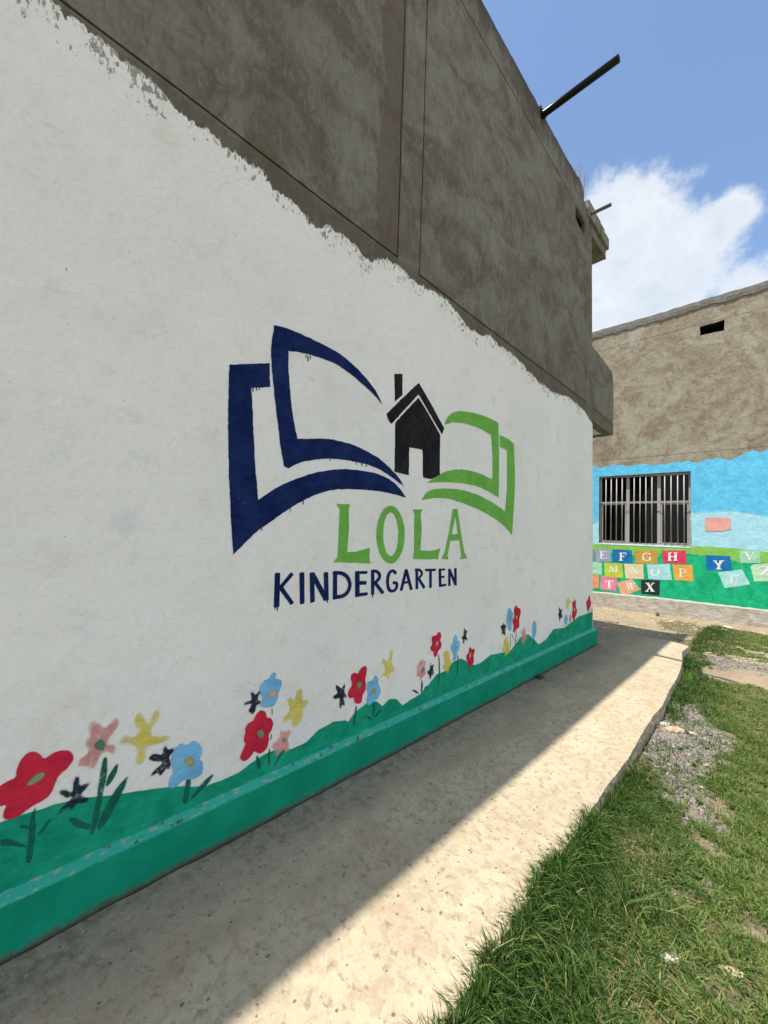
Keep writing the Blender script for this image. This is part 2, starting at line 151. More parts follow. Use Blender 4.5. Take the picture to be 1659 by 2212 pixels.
('navy',[(3.079,0.848),(3.096,0.877),(3.107,0.848),(3.136,0.844),(3.141,0.825),(3.118,0.792),(3.148,0.764),(3.153,0.743),(3.128,0.749),(3.099,0.768),(3.096,0.736),(3.085,0.716),(3.072,0.727),(3.077,0.767),(3.050,0.780),(3.053,0.797),(3.081,0.807)],None,[]),
('red',[(3.173,0.668),(3.197,0.686),(3.224,0.652),(3.267,0.658),(3.281,0.630),(3.253,0.594),(3.263,0.559),(3.265,0.517),(3.214,0.504),(3.181,0.491),(3.152,0.504),(3.163,0.538),(3.132,0.585),(3.142,0.619),(3.171,0.627)],('peach',[(3.177,0.594),(3.187,0.629),(3.208,0.632),(3.218,0.605),(3.194,0.568)]),[[(3.194,0.481),(3.205,0.479),(3.204,0.401),(3.196,0.403)]]),
('navy',[(3.750,0.785),(3.782,0.800),(3.809,0.796),(3.813,0.848),(3.836,0.793),(3.896,0.791),(3.858,0.750),(3.860,0.704),(3.868,0.663),(3.819,0.710),(3.781,0.684),(3.791,0.747)],None,[]),
('blue',[(3.892,0.897),(3.897,0.943),(3.951,0.967),(3.988,0.919),(4.024,0.908),(4.027,0.840),(4.001,0.790),(4.003,0.736),(3.962,0.702),(3.912,0.749),(3.896,0.791),(3.868,0.828)],('ochre',[(3.981,0.843),(3.977,0.832),(3.965,0.826),(3.949,0.828),(3.936,0.837),(3.931,0.849),(3.935,0.860),(3.948,0.866),(3.963,0.864),(3.976,0.855)]),[[(3.965,0.695),(3.980,0.692),(3.996,0.496),(3.982,0.499)]]),
('red',[(4.038,0.927),(4.065,0.965),(4.101,0.975),(4.132,0.937),(4.184,0.935),(4.212,0.894),(4.188,0.841),(4.167,0.802),(4.185,0.744),(4.149,0.708),(4.105,0.714),(4.070,0.675),(4.026,0.692),(4.039,0.731),(4.037,0.771),(4.007,0.809),(4.041,0.839),(4.054,0.871)],('beige',[(4.129,0.838),(4.124,0.824),(4.111,0.817),(4.095,0.819),(4.081,0.830),(4.076,0.844),(4.080,0.858),(4.093,0.865),(4.109,0.863),(4.123,0.853)]),[[(4.105,0.701),(4.120,0.698),(4.084,0.507),(4.070,0.510)],[(3.999,0.676),(4.013,0.674),(4.081,0.582),(4.067,0.584)],[(4.167,0.623),(4.182,0.620),(4.089,0.574),(4.074,0.576)]]),
('yellow',[(3.829,0.644),(3.922,0.681),(3.945,0.611),(3.969,0.548),(3.986,0.471),(3.896,0.482),(3.871,0.441),(3.848,0.504),(3.781,0.529),(3.825,0.586)],None,[]),
('pink',[(4.211,0.664),(4.271,0.683),(4.308,0.724),(4.334,0.667),(4.336,0.624),(4.376,0.597),(4.354,0.558),(4.308,0.544),(4.278,0.500),(4.246,0.547),(4.207,0.568),(4.243,0.611)],None,[]),
('blue',[(4.502,0.708),(4.533,0.747),(4.602,0.731),(4.613,0.663),(4.616,0.588),(4.567,0.537),(4.501,0.526),(4.506,0.598),(4.496,0.650)],None,[[(4.543,0.541),(4.564,0.538),(4.567,0.457),(4.546,0.460)]]),
('navy',[(5.267,0.814),(5.297,0.827),(5.331,0.774),(5.372,0.798),(5.401,0.783),(5.364,0.737),(5.415,0.690),(5.388,0.664),(5.345,0.682),(5.315,0.637),(5.293,0.656),(5.296,0.692),(5.255,0.726),(5.300,0.761)],None,[]),
('yellow',[(5.521,0.896),(5.588,0.907),(5.605,0.961),(5.634,0.894),(5.704,0.870),(5.671,0.822),(5.626,0.801),(5.617,0.725),(5.581,0.780),(5.526,0.769),(5.535,0.836)],None,[]),
('red',[(5.741,0.823),(5.775,0.863),(5.812,0.834),(5.859,0.882),(5.897,0.843),(5.887,0.773),(5.950,0.704),(5.915,0.655),(5.856,0.609),(5.822,0.552),(5.784,0.601),(5.735,0.676),(5.779,0.750)],('beige',[(5.864,0.727),(5.859,0.709),(5.845,0.700),(5.827,0.702),(5.812,0.715),(5.806,0.733),(5.811,0.751),(5.825,0.761),(5.843,0.759),(5.858,0.746)]),[]),
('blue',[(5.464,0.659),(5.506,0.704),(5.562,0.697),(5.609,0.632),(5.567,0.561),(5.511,0.560),(5.466,0.600)],None,[[(5.435,0.583),(5.454,0.581),(5.500,0.528),(5.480,0.531)],[(5.557,0.563),(5.577,0.560),(5.558,0.444),(5.538,0.447)]]),
('pink',[(5.642,0.679),(5.711,0.688),(5.760,0.621),(5.715,0.575),(5.646,0.559)],None,[]),
('red',[(6.310,0.803),(6.392,0.824),(6.431,0.886),(6.489,0.853),(6.490,0.805),(6.548,0.761),(6.507,0.698),(6.438,0.668),(6.398,0.611),(6.341,0.688)],None,[[(6.484,0.682),(6.504,0.680),(6.492,0.586),(6.473,0.588)],[(6.570,0.672),(6.590,0.670),(6.578,0.575),(6.558,0.578)]])]
HILL=[(0.050,0.595),(0.069,0.595),(0.145,0.590),(0.228,0.587),(0.305,0.575),(0.415,0.540),(0.543,0.508),(0.636,0.481),(0.719,0.454),(0.809,0.413),(0.902,0.407),(0.990,0.409),(1.051,0.434),(1.149,0.453),(1.218,0.451),(1.305,0.420),(1.394,0.419),(1.419,0.427),(1.499,0.468),(1.613,0.483),(1.706,0.463),(1.742,0.444),(1.805,0.492),(1.902,0.521),(2.001,0.507),(2.059,0.458),(2.125,0.487),(2.205,0.472),(2.281,0.403),(2.376,0.419),(2.476,0.429),(2.580,0.476),(2.700,0.539),(2.817,0.544),(2.937,0.598),(3.051,0.603),(3.174,0.542),(3.287,0.493),(3.401,0.495),(3.572,0.533),(3.757,0.517),(3.996,0.501),(4.205,0.605),(4.387,0.614),(4.559,0.527),(4.689,0.444),(4.900,0.471),(5.122,0.563),(5.492,0.527),(5.757,0.573),(5.970,0.610),(6.273,0.613),(6.603,0.537)]
WHITE_TOP=[(0.015,3.813),(0.056,3.800),(0.110,3.822),(0.130,3.792),(0.188,3.798),(0.229,3.785),(0.286,3.776),(0.330,3.771),(0.383,3.764),(0.439,3.748),(0.505,3.746),(0.583,3.761),(0.657,3.740),(0.716,3.724),(0.807,3.729),(0.936,3.747),(0.973,3.706),(1.033,3.691),(1.144,3.695),(1.236,3.671),(1.321,3.650),(1.481,3.708),(1.627,3.701),(1.681,3.651),(1.786,3.673),(1.933,3.752),(2.053,3.779),(2.118,3.753),(2.250,3.744),(2.390,3.765),(2.539,3.788),(2.727,3.775),(2.872,3.735),(2.995,3.681),(3.186,3.695),(3.427,3.751),(3.616,3.715),(3.857,3.722),(4.075,3.713),(4.310,3.660),(4.616,3.619),(5.068,3.607),(5.445,3.699),(5.795,3.674),(6.178,3.661),(6.471,3.557)]
FAR_BLUE_TOP=[(-0.215,3.741),(-0.021,3.751),(0.127,3.692),(0.454,3.738),(0.770,3.682),(1.111,3.710),(1.366,3.654),(1.718,3.714),(2.054,3.699),(2.185,3.659),(2.345,3.737),(2.563,3.738),(2.775,3.679),(2.909,3.728),(3.011,3.798),(3.155,3.863),(3.295,3.810),(3.405,3.845)]
FAR_PALE=[(2.086,2.456),(2.297,2.498),(2.577,2.511),(2.887,2.524),(3.145,2.455),(3.392,2.397)]
FAR_PALE_L=[(-0.034,2.195),(0.111,2.223)]
FAR_LIME=[(0.124,1.598),(0.536,1.597),(1.064,1.605),(1.561,1.610),(2.027,1.655),(2.338,1.666),(2.677,1.662),(2.981,1.651),(3.273,1.615),(3.384,1.603)]
FAR_GREEN=[(-0.028,1.412),(0.399,1.437),(0.884,1.389),(0.962,1.349),(1.403,1.363),(1.464,1.457),(1.993,1.490),(2.315,1.468),(2.778,1.403),(2.919,1.352),(3.117,1.375),(3.382,1.387)]
CARDS=[('','plum',[(-0.028,1.470),(0.007,1.472),(0.010,1.171),(-0.025,1.168)],None),
('E','lilac',[(0.051,1.464),(0.391,1.491),(0.412,1.170),(0.061,1.133)],[(0.144,1.432),(0.321,1.443),(0.322,1.237),(0.146,1.224)]),
('F','royal',[(0.440,1.493),(0.876,1.497),(0.896,1.158),(0.451,1.159)],[(0.594,1.415),(0.761,1.426),(0.762,1.218),(0.595,1.206)]),
('G','mustard',[(0.943,1.494),(1.397,1.527),(1.420,1.192),(0.956,1.169)],[(1.097,1.447),(1.300,1.459),(1.301,1.252),(1.098,1.236)]),
('H','crimson',[(1.508,1.527),(1.970,1.555),(1.988,1.232),(1.525,1.224)],[(1.620,1.487),(1.816,1.499),(1.816,1.296),(1.620,1.281)]),
('L','mint',[(-0.094,1.147),(0.206,1.118),(0.202,0.801),(-0.091,0.787)],[(-0.080,1.066),(0.081,1.078),(0.083,0.871),(-0.078,0.856)]),
('M','lime',[(0.258,1.129),(0.670,1.140),(0.691,0.769),(0.274,0.764)],[(0.368,1.057),(0.571,1.074),(0.572,0.898),(0.370,0.880)]),
('N','cream',[(0.713,1.136),(1.121,1.161),(1.138,0.787),(0.746,0.761)],[(0.854,1.066),(1.031,1.081),(1.032,0.881),(0.855,0.864)]),
('O','sky',[(1.197,1.161),(1.659,1.207),(1.708,0.819),(1.233,0.797)],[(1.278,1.074),(1.465,1.091),(1.465,0.896),(1.278,0.877)]),
('P','orange',[(1.715,1.195),(2.094,1.217),(2.115,0.837),(1.762,0.828)],[(1.839,1.113),(1.981,1.125),(1.980,0.917),(1.838,0.902)]),
('','salmon',[(-0.090,0.772),(0.136,0.780),(0.126,0.439),(-0.087,0.429)],None),
('T','rose',[(0.189,0.777),(0.560,0.756),(0.537,0.408),(0.172,0.415)],[(0.287,0.663),(0.466,0.681),(0.468,0.472),(0.289,0.451)]),
('W','apricot',[(0.555,0.640),(0.879,0.760),(1.076,0.523),(0.809,0.364),(0.650,0.337)],[(0.746,0.654),(0.958,0.677),(0.958,0.481),(0.747,0.455)]),
('X','black',[(1.082,0.770),(1.471,0.787),(1.460,0.413),(1.083,0.413)],[(1.169,0.700),(1.364,0.721),(1.364,0.503),(1.170,0.479)]),
('','pink2',[(2.331,2.309),(2.359,2.344),(2.754,2.347),(2.780,2.313),(2.782,2.074),(2.597,2.034),(2.357,2.028),(2.335,2.062)],None),
('Y','royal',[(2.342,1.467),(2.770,1.472),(2.793,1.147),(2.354,1.119)],[(2.471,1.354),(2.667,1.369),(2.666,1.164),(2.470,1.147)]),
('V','mint2',[(2.922,1.628),(3.252,1.652),(3.265,1.353),(2.941,1.333)],[(2.984,1.582),(3.183,1.594),(3.182,1.401),(2.983,1.387)]),
('U','sky',[(2.557,1.086),(2.969,1.191),(3.093,0.872),(2.668,0.740)],[(2.746,1.031),(2.914,1.047),(2.913,0.841),(2.745,0.822)]),
('Z','mint3',[(3.104,1.263),(3.161,1.318),(3.382,1.362),(3.567,1.387),(3.563,0.994),(3.158,0.945)],[(3.217,1.278),(3.459,1.299),(3.457,1.100),(3.215,1.076)])]
BARS=[0.28, 0.402, 0.526, 0.653, 0.919, 1.048, 1.172, 1.299, 1.561, 1.688, 1.818, 1.941]
MULL=[0.775, 1.441]; TRANS=2.729
GRAVEL=[[(1.185,5.759),(1.155,5.221),(1.171,4.811),(1.188,3.761),(1.181,3.668),(1.354,3.385),(1.443,3.209),(1.500,3.058),(1.610,3.132),(1.758,3.155),(1.679,3.420),(1.612,3.680),(1.558,3.866),(1.627,4.021),(1.772,4.621),(1.695,4.834),(1.536,5.052),(1.380,5.492)],
[(1.837,2.646),(1.874,2.815),(1.930,2.946),(2.033,2.973),(2.026,2.655),(1.935,2.582)],
[(1.108,8.150),(1.274,8.273),(1.538,8.254),(1.900,8.466),(1.907,7.654),(1.742,7.653),(1.527,7.382),(1.430,7.122),(1.284,7.440)]]
GRASS_FAR=[[(0.082,10.660),(0.471,11.025),(1.058,10.806),(1.880,10.892),(1.894,9.272),(1.490,9.155),(1.038,9.239),(0.676,9.529),(0.397,9.731)],
[(0.539,9.071),(0.807,9.175),(1.270,9.196),(1.897,8.896),(1.900,8.466),(1.483,8.098),(1.136,8.283),(1.271,7.580),(1.241,6.212),(1.185,5.825),(1.149,5.313),(1.079,5.499),(1.065,6.283),(1.000,7.079),(0.873,7.939),(0.908,8.387)]]
SLAB_EDGE=[(0.983,7.802),(0.961,7.311),(1.064,6.578),(1.121,5.834),(1.133,5.287),(1.167,4.698),(1.152,4.395),(1.167,3.838),(1.188,3.400),(1.180,2.900),(1.192,2.400),(1.188,1.900),(1.196,1.500),(1.200,1.100)]
# ---------------------------------------------------------------- helpers: noise, meshes, materials
rng = np.random.default_rng(7); random.seed(7)
_lat = rng.random((256, 256))
def vn(x, y):
    x = np.asarray(x, float); y = np.asarray(y, float)
    xi = np.floor(x).astype(int); yi = np.floor(y).astype(int); fx = x - xi; fy = y - yi
    fx = fx * fx * (3 - 2 * fx); fy = fy * fy * (3 - 2 * fy)
    a = _lat[xi % 256, yi % 256]; b = _lat[(xi + 1) % 256, yi % 256]; c = _lat[xi % 256, (yi + 1) % 256]; d = _lat[(xi + 1) % 256, (yi + 1) % 256]
    return (a * (1 - fx) + b * fx) * (1 - fy) + (c * (1 - fx) + d * fx) * fy
def fbm(x, y, n=4):
    s = 0; a = .5
    for i in range(n): s = s + a * vn(x * 2 ** i + 17.3 * i, y * 2 ** i + 9.1 * i); a *= .5
    return s / (1 - .5 ** n)
def inside(px, py, poly):
    poly = np.asarray(poly, float); r = np.zeros(np.shape(px), bool)
    x1, y1 = poly[-1]
    for x2, y2 in poly:
        with np.errstate(divide='ignore', invalid='ignore'):
            c = ((y1 > py) != (y2 > py)) & (px < (x2 - x1) * (py - y1) / (y2 - y1) + x1)
        r ^= c; x1, y1 = x2, y2
    return r
def edge_dist(px, py, loops):
    d = np.full(np.shape(px), 1e9)
    for poly in loops:
        P = np.asarray(poly, float); Q = np.roll(P, -1, 0)
        for a, b in zip(P, Q):
            ab = b - a; L = ab @ ab + 1e-12
            t = np.clip(((px - a[0]) * ab[0] + (py - a[1]) * ab[1]) / L, 0, 1)
            d = np.minimum(d, np.hypot(px - a[0] - t * ab[0], py - a[1] - t * ab[1]))
    return d
def dense(poly, step, closed=True):
    P = [np.array(p, float) for p in poly]; out = []
    n = len(P)
    for i in range(n if closed else n - 1):
        a, b = P[i], P[(i + 1) % n]; k = max(1, int(np.linalg.norm(b - a) / step))
        out += [a + (b - a) * j / k for j in range(k)]
    if not closed: out.append(P[-1])
    return np.array(out)
def smooth_poly(poly, it=1):
    P = np.array(poly, float)
    for _ in range(it):
        Q = np.roll(P, -1, 0); P = np.stack([P * .75 + Q * .25, P * .25 + Q * .75], 1).reshape(-1, 2)
    return P
def wob(P, amp, freq, seed=0.):
    P = np.array(P, float)
    return P + amp * np.stack([fbm(P[:, 0] * freq + seed, P[:, 1] * freq + 3.1, 3) - .5, fbm(P[:, 0] * freq + 50 + seed, P[:, 1] * freq + 71, 3) - .5], 1) * 2
def region(outer, holes=(), extra=None):
    loops = [np.asarray(outer, float)] + [np.asarray(h, float) for h in holes]
    vs = []; es = []
    for l in loops:
        o = len(vs); vs += [Vector(map(float, p)) for p in l]; es += [(o + i, o + (i + 1) % len(l)) for i in range(len(l))]
    if extra is not None and len(extra):
        ex = np.asarray(extra, float); k = inside(ex[:, 0], ex[:, 1], loops[0])
        for h in loops[1:]: k &= ~inside(ex[:, 0], ex[:, 1], h)
        ex = ex[k]
        k = edge_dist(ex[:, 0], ex[:, 1], loops) > 1e-4
        vs += [Vector(map(float, p)) for p in ex[k]]
    v, e, f, *_ = delaunay_2d_cdt(vs, es, [], 0, 1e-6)
    V = np.array([tuple(p) for p in v]); F = np.array([tuple(t) for t in f if len(t) == 3])
    cen = V[F].mean(1); k = inside(cen[:, 0], cen[:, 1], loops[0])
    for h in loops[1:]: k &= ~inside(cen[:, 0], cen[:, 1], h)
    return V, F[k]
def grid_pts(x0, x1, y0, y1, s, jit=.2):
    gx, gy = np.meshgrid(np.arange(x0, x1, s), np.arange(y0, y1, s)); p = np.stack([gx.ravel(), gy.ravel()], 1)
    return p + rng.uniform(-jit * s, jit * s, p.shape)
def link(name, me, mat, parent=None):
    o = bpy.data.objects.new(name, me); C.objects.link(o)
    if mat: me.materials.append(mat)
    if parent: o.parent = parent
    return o
def mesh(name, verts, faces, mat, parent=None, smooth=False):
    me = bpy.data.meshes.new(name)
    me.from_pydata([tuple(map(float, v)) for v in verts], [], [tuple(map(int, f)) for f in faces]); me.update()
    if smooth: me.polygons.foreach_set('use_smooth', [True] * len(me.polygons))
    return link(name, me, mat, parent)
def fast_mesh(name, V, loops_idx, sizes, mat, col=None, smooth=True, parent=None):
    me = bpy.data.meshes.new(name); V = np.ascontiguousarray(V, np.float32)
    me.vertices.add(len(V)); me.vertices.foreach_set('co', V.ravel())
    li = np.ascontiguousarray(loops_idx, np.int32).ravel(); me.loops.add(len(li)); me.loops.foreach_set('vertex_index', li)
    sizes = np.asarray(sizes, np.int32); st = np.concatenate([[0], np.cumsum(sizes)[:-1]]).astype(np.int32)
    me.polygons.add(len(sizes)); me.polygons.foreach_set('loop_start', st); me.polygons.foreach_set('loop_total', sizes)
    if smooth: me.polygons.foreach_set('use_smooth', np.ones(len(sizes), bool))
    me.update(calc_edges=True); me.validate()
    if col is not None:
        a = me.color_attributes.new('col', 'FLOAT_COLOR', 'POINT')
        c4 = np.ones((len(V), 4), np.float32); c4[:, :3] = col; a.data.foreach_set('color', c4.ravel())
    return link(name, me, mat, parent)
def attr(o, name, vals):
    a = o.data.attributes.new(name, 'FLOAT', 'POINT'); a.data.foreach_set('value', np.ascontiguousarray(vals, np.float32))
def box(name, x0, x1, y0, y1, z0, z1, mat, parent=None, bevel=0.0, rough=0.0):
    bm = bmesh.new(); bmesh.ops.create_cube(bm, size=1)
    for v in bm.verts: v.co = Vector((x0 + (v.co.x + .5) * (x1 - x0), y0 + (v.co.y + .5) * (y1 - y0), z0 + (v.co.z + .5) * (z1 - z0)))
    if rough:
        bmesh.ops.subdivide_edges(bm, edges=bm.edges, cuts=3, use_grid_fill=True)
        for v in bm.verts: v.co += Vector((random.uniform(-rough, rough) for _ in range(3)))
    if bevel: bmesh.ops.bevel(bm, geom=list(bm.edges), offset=bevel, segments=2, affect='EDGES')
    me = bpy.data.meshes.new(name); bm.to_mesh(me); bm.free()
    return link(name, me, mat, parent)
def tube(name, a, b, r, mat, parent=None, n=12, hollow=0.0):
    a = Vector(a); b = Vector(b); d = (b - a).normalized(); u = d.orthogonal().normalized(); w = d.cross(u)
    V = []; F = []
    ring = lambda c, rr: [c + (u * math.cos(2 * math.pi * i / n) + w * math.sin(2 * math.pi * i / n)) * rr for i in range(n)]
    V += ring(a, r) + ring(b, r)
    F += [(i, (i + 1) % n, n + (i + 1) % n, n + i) for i in range(n)]
    if hollow:
        V += ring(b, r - hollow) + ring(a, r - hollow)
        F += [(n + i, n + (i + 1) % n, 2 * n + (i + 1) % n, 2 * n + i) for i in range(n)] + [(2 * n + i, 2 * n + (i + 1) % n, 3 * n + (i + 1) % n, 3 * n + i) for i in range(n)]
    else: F += [tuple(range(n - 1, -1, -1)), tuple(range(n, 2 * n))]
    o = mesh(name, V, F, mat, parent)
    o.data.polygons.foreach_set('use_smooth', [len(p.vertices) == 4 for p in o.data.polygons])
    return o
def empty(name, loc, label, cat, rotz=0., group=None):
    o = bpy.data.objects.new(name, None); C.objects.link(o); o.location = loc; o.rotation_euler = (0, 0, rotz)
    o['label'] = label; o['category'] = cat
    if group: o['group'] = group
    return o

class Mat:
    def __init__(s, name, rough=.85, spec=.25):
        s.m = bpy.data.materials.new(name); s.m.use_nodes = True; s.t = s.m.node_tree; s.n = s.t.nodes; s.l = s.t.links; s.n.clear()
        s.out = s.n.new('ShaderNodeOutputMaterial'); s.b = s.n.new('ShaderNodeBsdfPrincipled'); s.l.new(s.b.outputs[0], s.out.inputs[0])
        s.b.inputs['Roughness'].default_value = rough; s.b.inputs['Specular IOR Level'].default_value = spec
        s.pos = s.n.new('ShaderNodeNewGeometry').outputs['Position']
    def set(s, sock, v):
        if isinstance(v, (int, float)): sock.default_value = v
        elif isinstance(v, (tuple, list)): sock.default_value = (*v, 1) if len(v) == 3 and len(sock.default_value) == 4 else v
        else: s.l.new(v, sock)
    def noise(s, scale, detail=4, rough=.55, stretch=None, rot=None, off=(0, 0, 0), dist=0.):
        n = s.n.new('ShaderNodeTexNoise'); n.inputs['Scale'].default_value = scale; n.inputs['Detail'].default_value = detail
        n.inputs['Roughness'].default_value = rough; n.inputs['Distortion'].default_value = dist
        v = s.pos
        if stretch or rot or any(off):
            m = s.n.new('ShaderNodeMapping'); m.inputs['Scale'].default_value = stretch or (1, 1, 1); m.inputs['Rotation'].default_value = rot or (0, 0, 0); m.inputs['Location'].default_value = off
            s.l.new(v, m.inputs[0]); v = m.outputs[0]
        s.l.new(v, n.inputs['Vector']); return n.outputs['Fac']
    def voro(s, scale, feature='F1', off=(0, 0, 0), stretch=(1, 1, 1), out='Distance'):
        n = s.n.new('ShaderNodeTexVoronoi'); n.inputs['Scale'].default_value = scale; n.feature = feature
        m = s.n.new('ShaderNodeMapping'); m.inputs['Location'].default_value = off; m.inputs['Scale'].default_value = stretch
        s.l.new(s.pos, m.inputs[0]); s.l.new(m.outputs[0], n.inputs['Vector']); return n.outputs[out]
    def math(s, op, a, b=0., c=None, clamp=False):
        n = s.n.new('ShaderNodeMath'); n.operation = op; n.use_clamp = clamp; s.set(n.inputs[0], a); s.set(n.inputs[1], b)
        if c is not None: s.set(n.inputs[2], c)
        return n.outputs[0]
    def step(s, v, lo, hi):
        n = s.n.new('ShaderNodeMapRange'); n.interpolation_type = 'SMOOTHSTEP'; s.set(n.inputs['Value'], v)
        if lo > hi: n.inputs['From Min'].default_value = hi; n.inputs['From Max'].default_value = lo; n.inputs['To Min'].default_value = 1; n.inputs['To Max'].default_value = 0
        else: n.inputs['From Min'].default_value = lo; n.inputs['From Max'].default_value = hi
        return n.outputs[0]
    def mix(s, f, a, b, mode='MIX'):
        n = s.n.new('ShaderNodeMix'); n.data_type = 'RGBA'; n.blend_type = mode; s.set(n.inputs[0], f); s.set(n.inputs[6], a); s.set(n.inputs[7], b); return n.outputs[2]
    def bump(s, h, dist, strength=1., normal=None):
        n = s.n.new('ShaderNodeBump'); n.inputs['Distance'].default_value = dist; n.inputs['Strength'].default_value = strength
        s.l.new(h, n.inputs['Height'])
        if normal: s.l.new(normal, n.inputs['Normal'])
        return n.outputs[0]
    def attr(s, name, col=False):
        n = s.n.new('ShaderNodeAttribute'); n.attribute_name = name; return n.outputs['Color' if col else 'Fac']
    def sep(s, v):
        n = s.n.new('ShaderNodeSeparateXYZ'); s.l.new(v, n.inputs[0]); return n.outputs
    def color(s, c): s.set(s.b.inputs['Base Color'], c)
    def normal(s, n): s.l.new(n, s.b.inputs['Normal'])
    def alpha(s, a):
        tr = s.n.new('ShaderNodeBsdfTransparent'); mx = s.n.new('ShaderNodeMixShader'); s.set(mx.inputs[0], a)
        s.l.new(tr.outputs[0], mx.inputs[1]); s.l.new(s.b.outputs[0], mx.inputs[2]); s.l.new(mx.outputs[0], s.out.inputs[0])

def plaster_bump(m, k=1.0):
    """the hand-trowelled relief that plaster and every coat of paint on it share"""
    a = m.noise(7, 4, .62, dist=.4)
    b = m.noise(60, 2, .6)
    c = m.noise(17, 2, .5, off=(3, 1, 7), dist=.5)
    h = m.math('ADD', m.math('MULTIPLY', a, 1.0), m.math('MULTIPLY', b, .15))
    h = m.math('ADD', h, m.math('MULTIPLY', m.step(c, .50, .66), .06))
    pits = m.math('MULTIPLY', m.step(m.voro(19, off=(3, 1, 2), stretch=(1, .8, 1.3)), .075, .03), m.step(a, .47, .56))
    return m.bump(h, .012 * k, 1.0), pits

def concrete_colour(m, warm=0.0, seed=(0, 0, 0), near=True):
    """cement render put on by hand: grey-green scraped areas, brown damp patches, small trowel flakes"""
    big = m.noise(.75, 5, .62, off=seed, dist=.9)
    smear = m.noise(2.1, 5, .66, stretch=(1, .8, 1.1), rot=(.8, 0, 0), off=seed, dist=1.2)
    flake = m.noise(13, 4, .68, stretch=(1, 1.5, .62), rot=(.55, 0, 0), off=seed, dist=1.0)
    fine = m.noise(40, 3, .65, off=seed)
    c = m.mix(m.step(smear, .36, .64), (.142 + warm * .03, .122 + warm * .015, .088 + warm * .012), (.222, .212, .166))
    c = m.mix(m.math('MULTIPLY', m.step(big, .48, .62), .42), c, (.146 + warm * .05, .119 + warm * .04, .086 + warm * .03))
    c = m.mix(m.math('MULTIPLY', m.step(big, .47, .36), .42), c, (.262, .256, .215))
    c = m.mix(m.math('MULTIPLY', m.math('MULTIPLY', m.step(smear, .48, .40), m.step(flake, .46, .54)), .42), c, (.152, .112, .078))
    c = m.mix(m.math('MULTIPLY', m.step(flake, .54, .64), .36), c, (.088, .076, .054))
    c = m.mix(m.math('MULTIPLY', m.step(flake, .46, .36), .36), c, (.275, .268, .228))
    if near:
        xyz = m.sep(m.pos)
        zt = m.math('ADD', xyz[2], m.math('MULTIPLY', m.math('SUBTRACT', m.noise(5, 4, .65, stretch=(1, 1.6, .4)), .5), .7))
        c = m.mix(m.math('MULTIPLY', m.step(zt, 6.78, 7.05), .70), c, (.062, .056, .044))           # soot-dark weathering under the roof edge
        yl = m.math('ADD', xyz[1], m.math('MULTIPLY', m.math('SUBTRACT', m.noise(4, 4, .7), .5), .22))
        c = m.mix(m.math('MULTIPLY', m.math('MULTIPLY', m.step(yl, 1.80, 1.825), m.step(xyz[1], 2.06, 2.045)), .6), c, (.120, .088, .062))   # lap of the older render beside the pier
        c = m.mix(m.math('MULTIPLY', m.step(xyz[2], 3.86, 3.80), .55), c, (.118, .094, .066))
    c = m.mix(.7, c, m.mix(fine, (.60, .60, .60), (1.36, 1.36, 1.36)), 'MULTIPLY')
    return c

def make_wall_material():
    m = Mat('plaster_wall')
    con = concrete_colour(m)
    nrm, pits = plaster_bump(m)
    pd = m.attr('pd')
    n1 = m.noise(7, 4, .62, stretch=(1, 1, .6)); n2 = m.noise(44, 3, .65, stretch=(1, 1, .5))
    e = m.math('ADD', pd, m.math('ADD', m.math('MULTIPLY', m.math('SUBTRACT', n1, .5), .16), m.math('MULTIPLY', m.math('SUBTRACT', n2, .5), .10)))
    full = m.step(e, -.003, .006)
    # dry-brushed holidays just under the ragged upper edge, and a few lower down
    hol = m.math('SUBTRACT', m.math('ADD', m.math('MULTIPLY', n2, .62), m.math('MULTIPLY', n1, .38)), m.math('MULTIPLY', m.step(pd, -.02, .32), .15))
    hol = m.math('MULTIPLY', m.step(hol, .515, .585), .75)
    full = m.math('MULTIPLY', full, m.math('SUBTRACT', 1.0, hol))
    wn_ = m.noise(1.1, 4, .6); wb = m.noise(4.3, 4, .68, off=(2, 5, 1))
    w = m.mix(m.step(wn_, .35, .7), (.92, .905, .845), (.86, .85, .795))
    w = m.mix(m.math('MULTIPLY', m.step(wb, .54, .76), .5), w, (.76, .71, .61))
    w = m.mix(m.math('MULTIPLY', m.step(wb, .42, .28), .4), w, (.68, .69, .67))
    w = m.mix(m.math('MULTIPLY', pits, .75), w, (.30, .28, .24))
    scr = m.math('MULTIPLY', m.step(m.noise(21, 3, .6, stretch=(1, .45, 1.2), rot=(.9, 0, 0), dist=.8), .665, .72), m.step(wn_, .44, .58))
    w = m.mix(m.math('MULTIPLY', scr, .28), w, (.42, .40, .36))
    w = m.mix(.5, w, m.mix(n2, (.86, .86, .86), (1.11, 1.11, 1.11)), 'MULTIPLY')
    m.color(m.mix(full, con, w)); m.normal(nrm); m.b.inputs['Roughness'].default_value = .9
    return m.m
MAT_WALL = make_wall_material()
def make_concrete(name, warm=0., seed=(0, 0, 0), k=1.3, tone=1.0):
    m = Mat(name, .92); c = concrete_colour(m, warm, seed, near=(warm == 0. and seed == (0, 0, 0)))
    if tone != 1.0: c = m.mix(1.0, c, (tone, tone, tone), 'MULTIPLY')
    m.color(c); nrm, _ = plaster_bump(m, k); m.normal(nrm); return m.m
MAT_CONC = make_concrete('bare_plaster')
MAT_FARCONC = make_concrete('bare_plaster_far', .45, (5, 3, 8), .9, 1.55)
MAT_BLOCK = make_concrete('concrete_block', 0., (2, 2, 2), 1.0, 1.3)
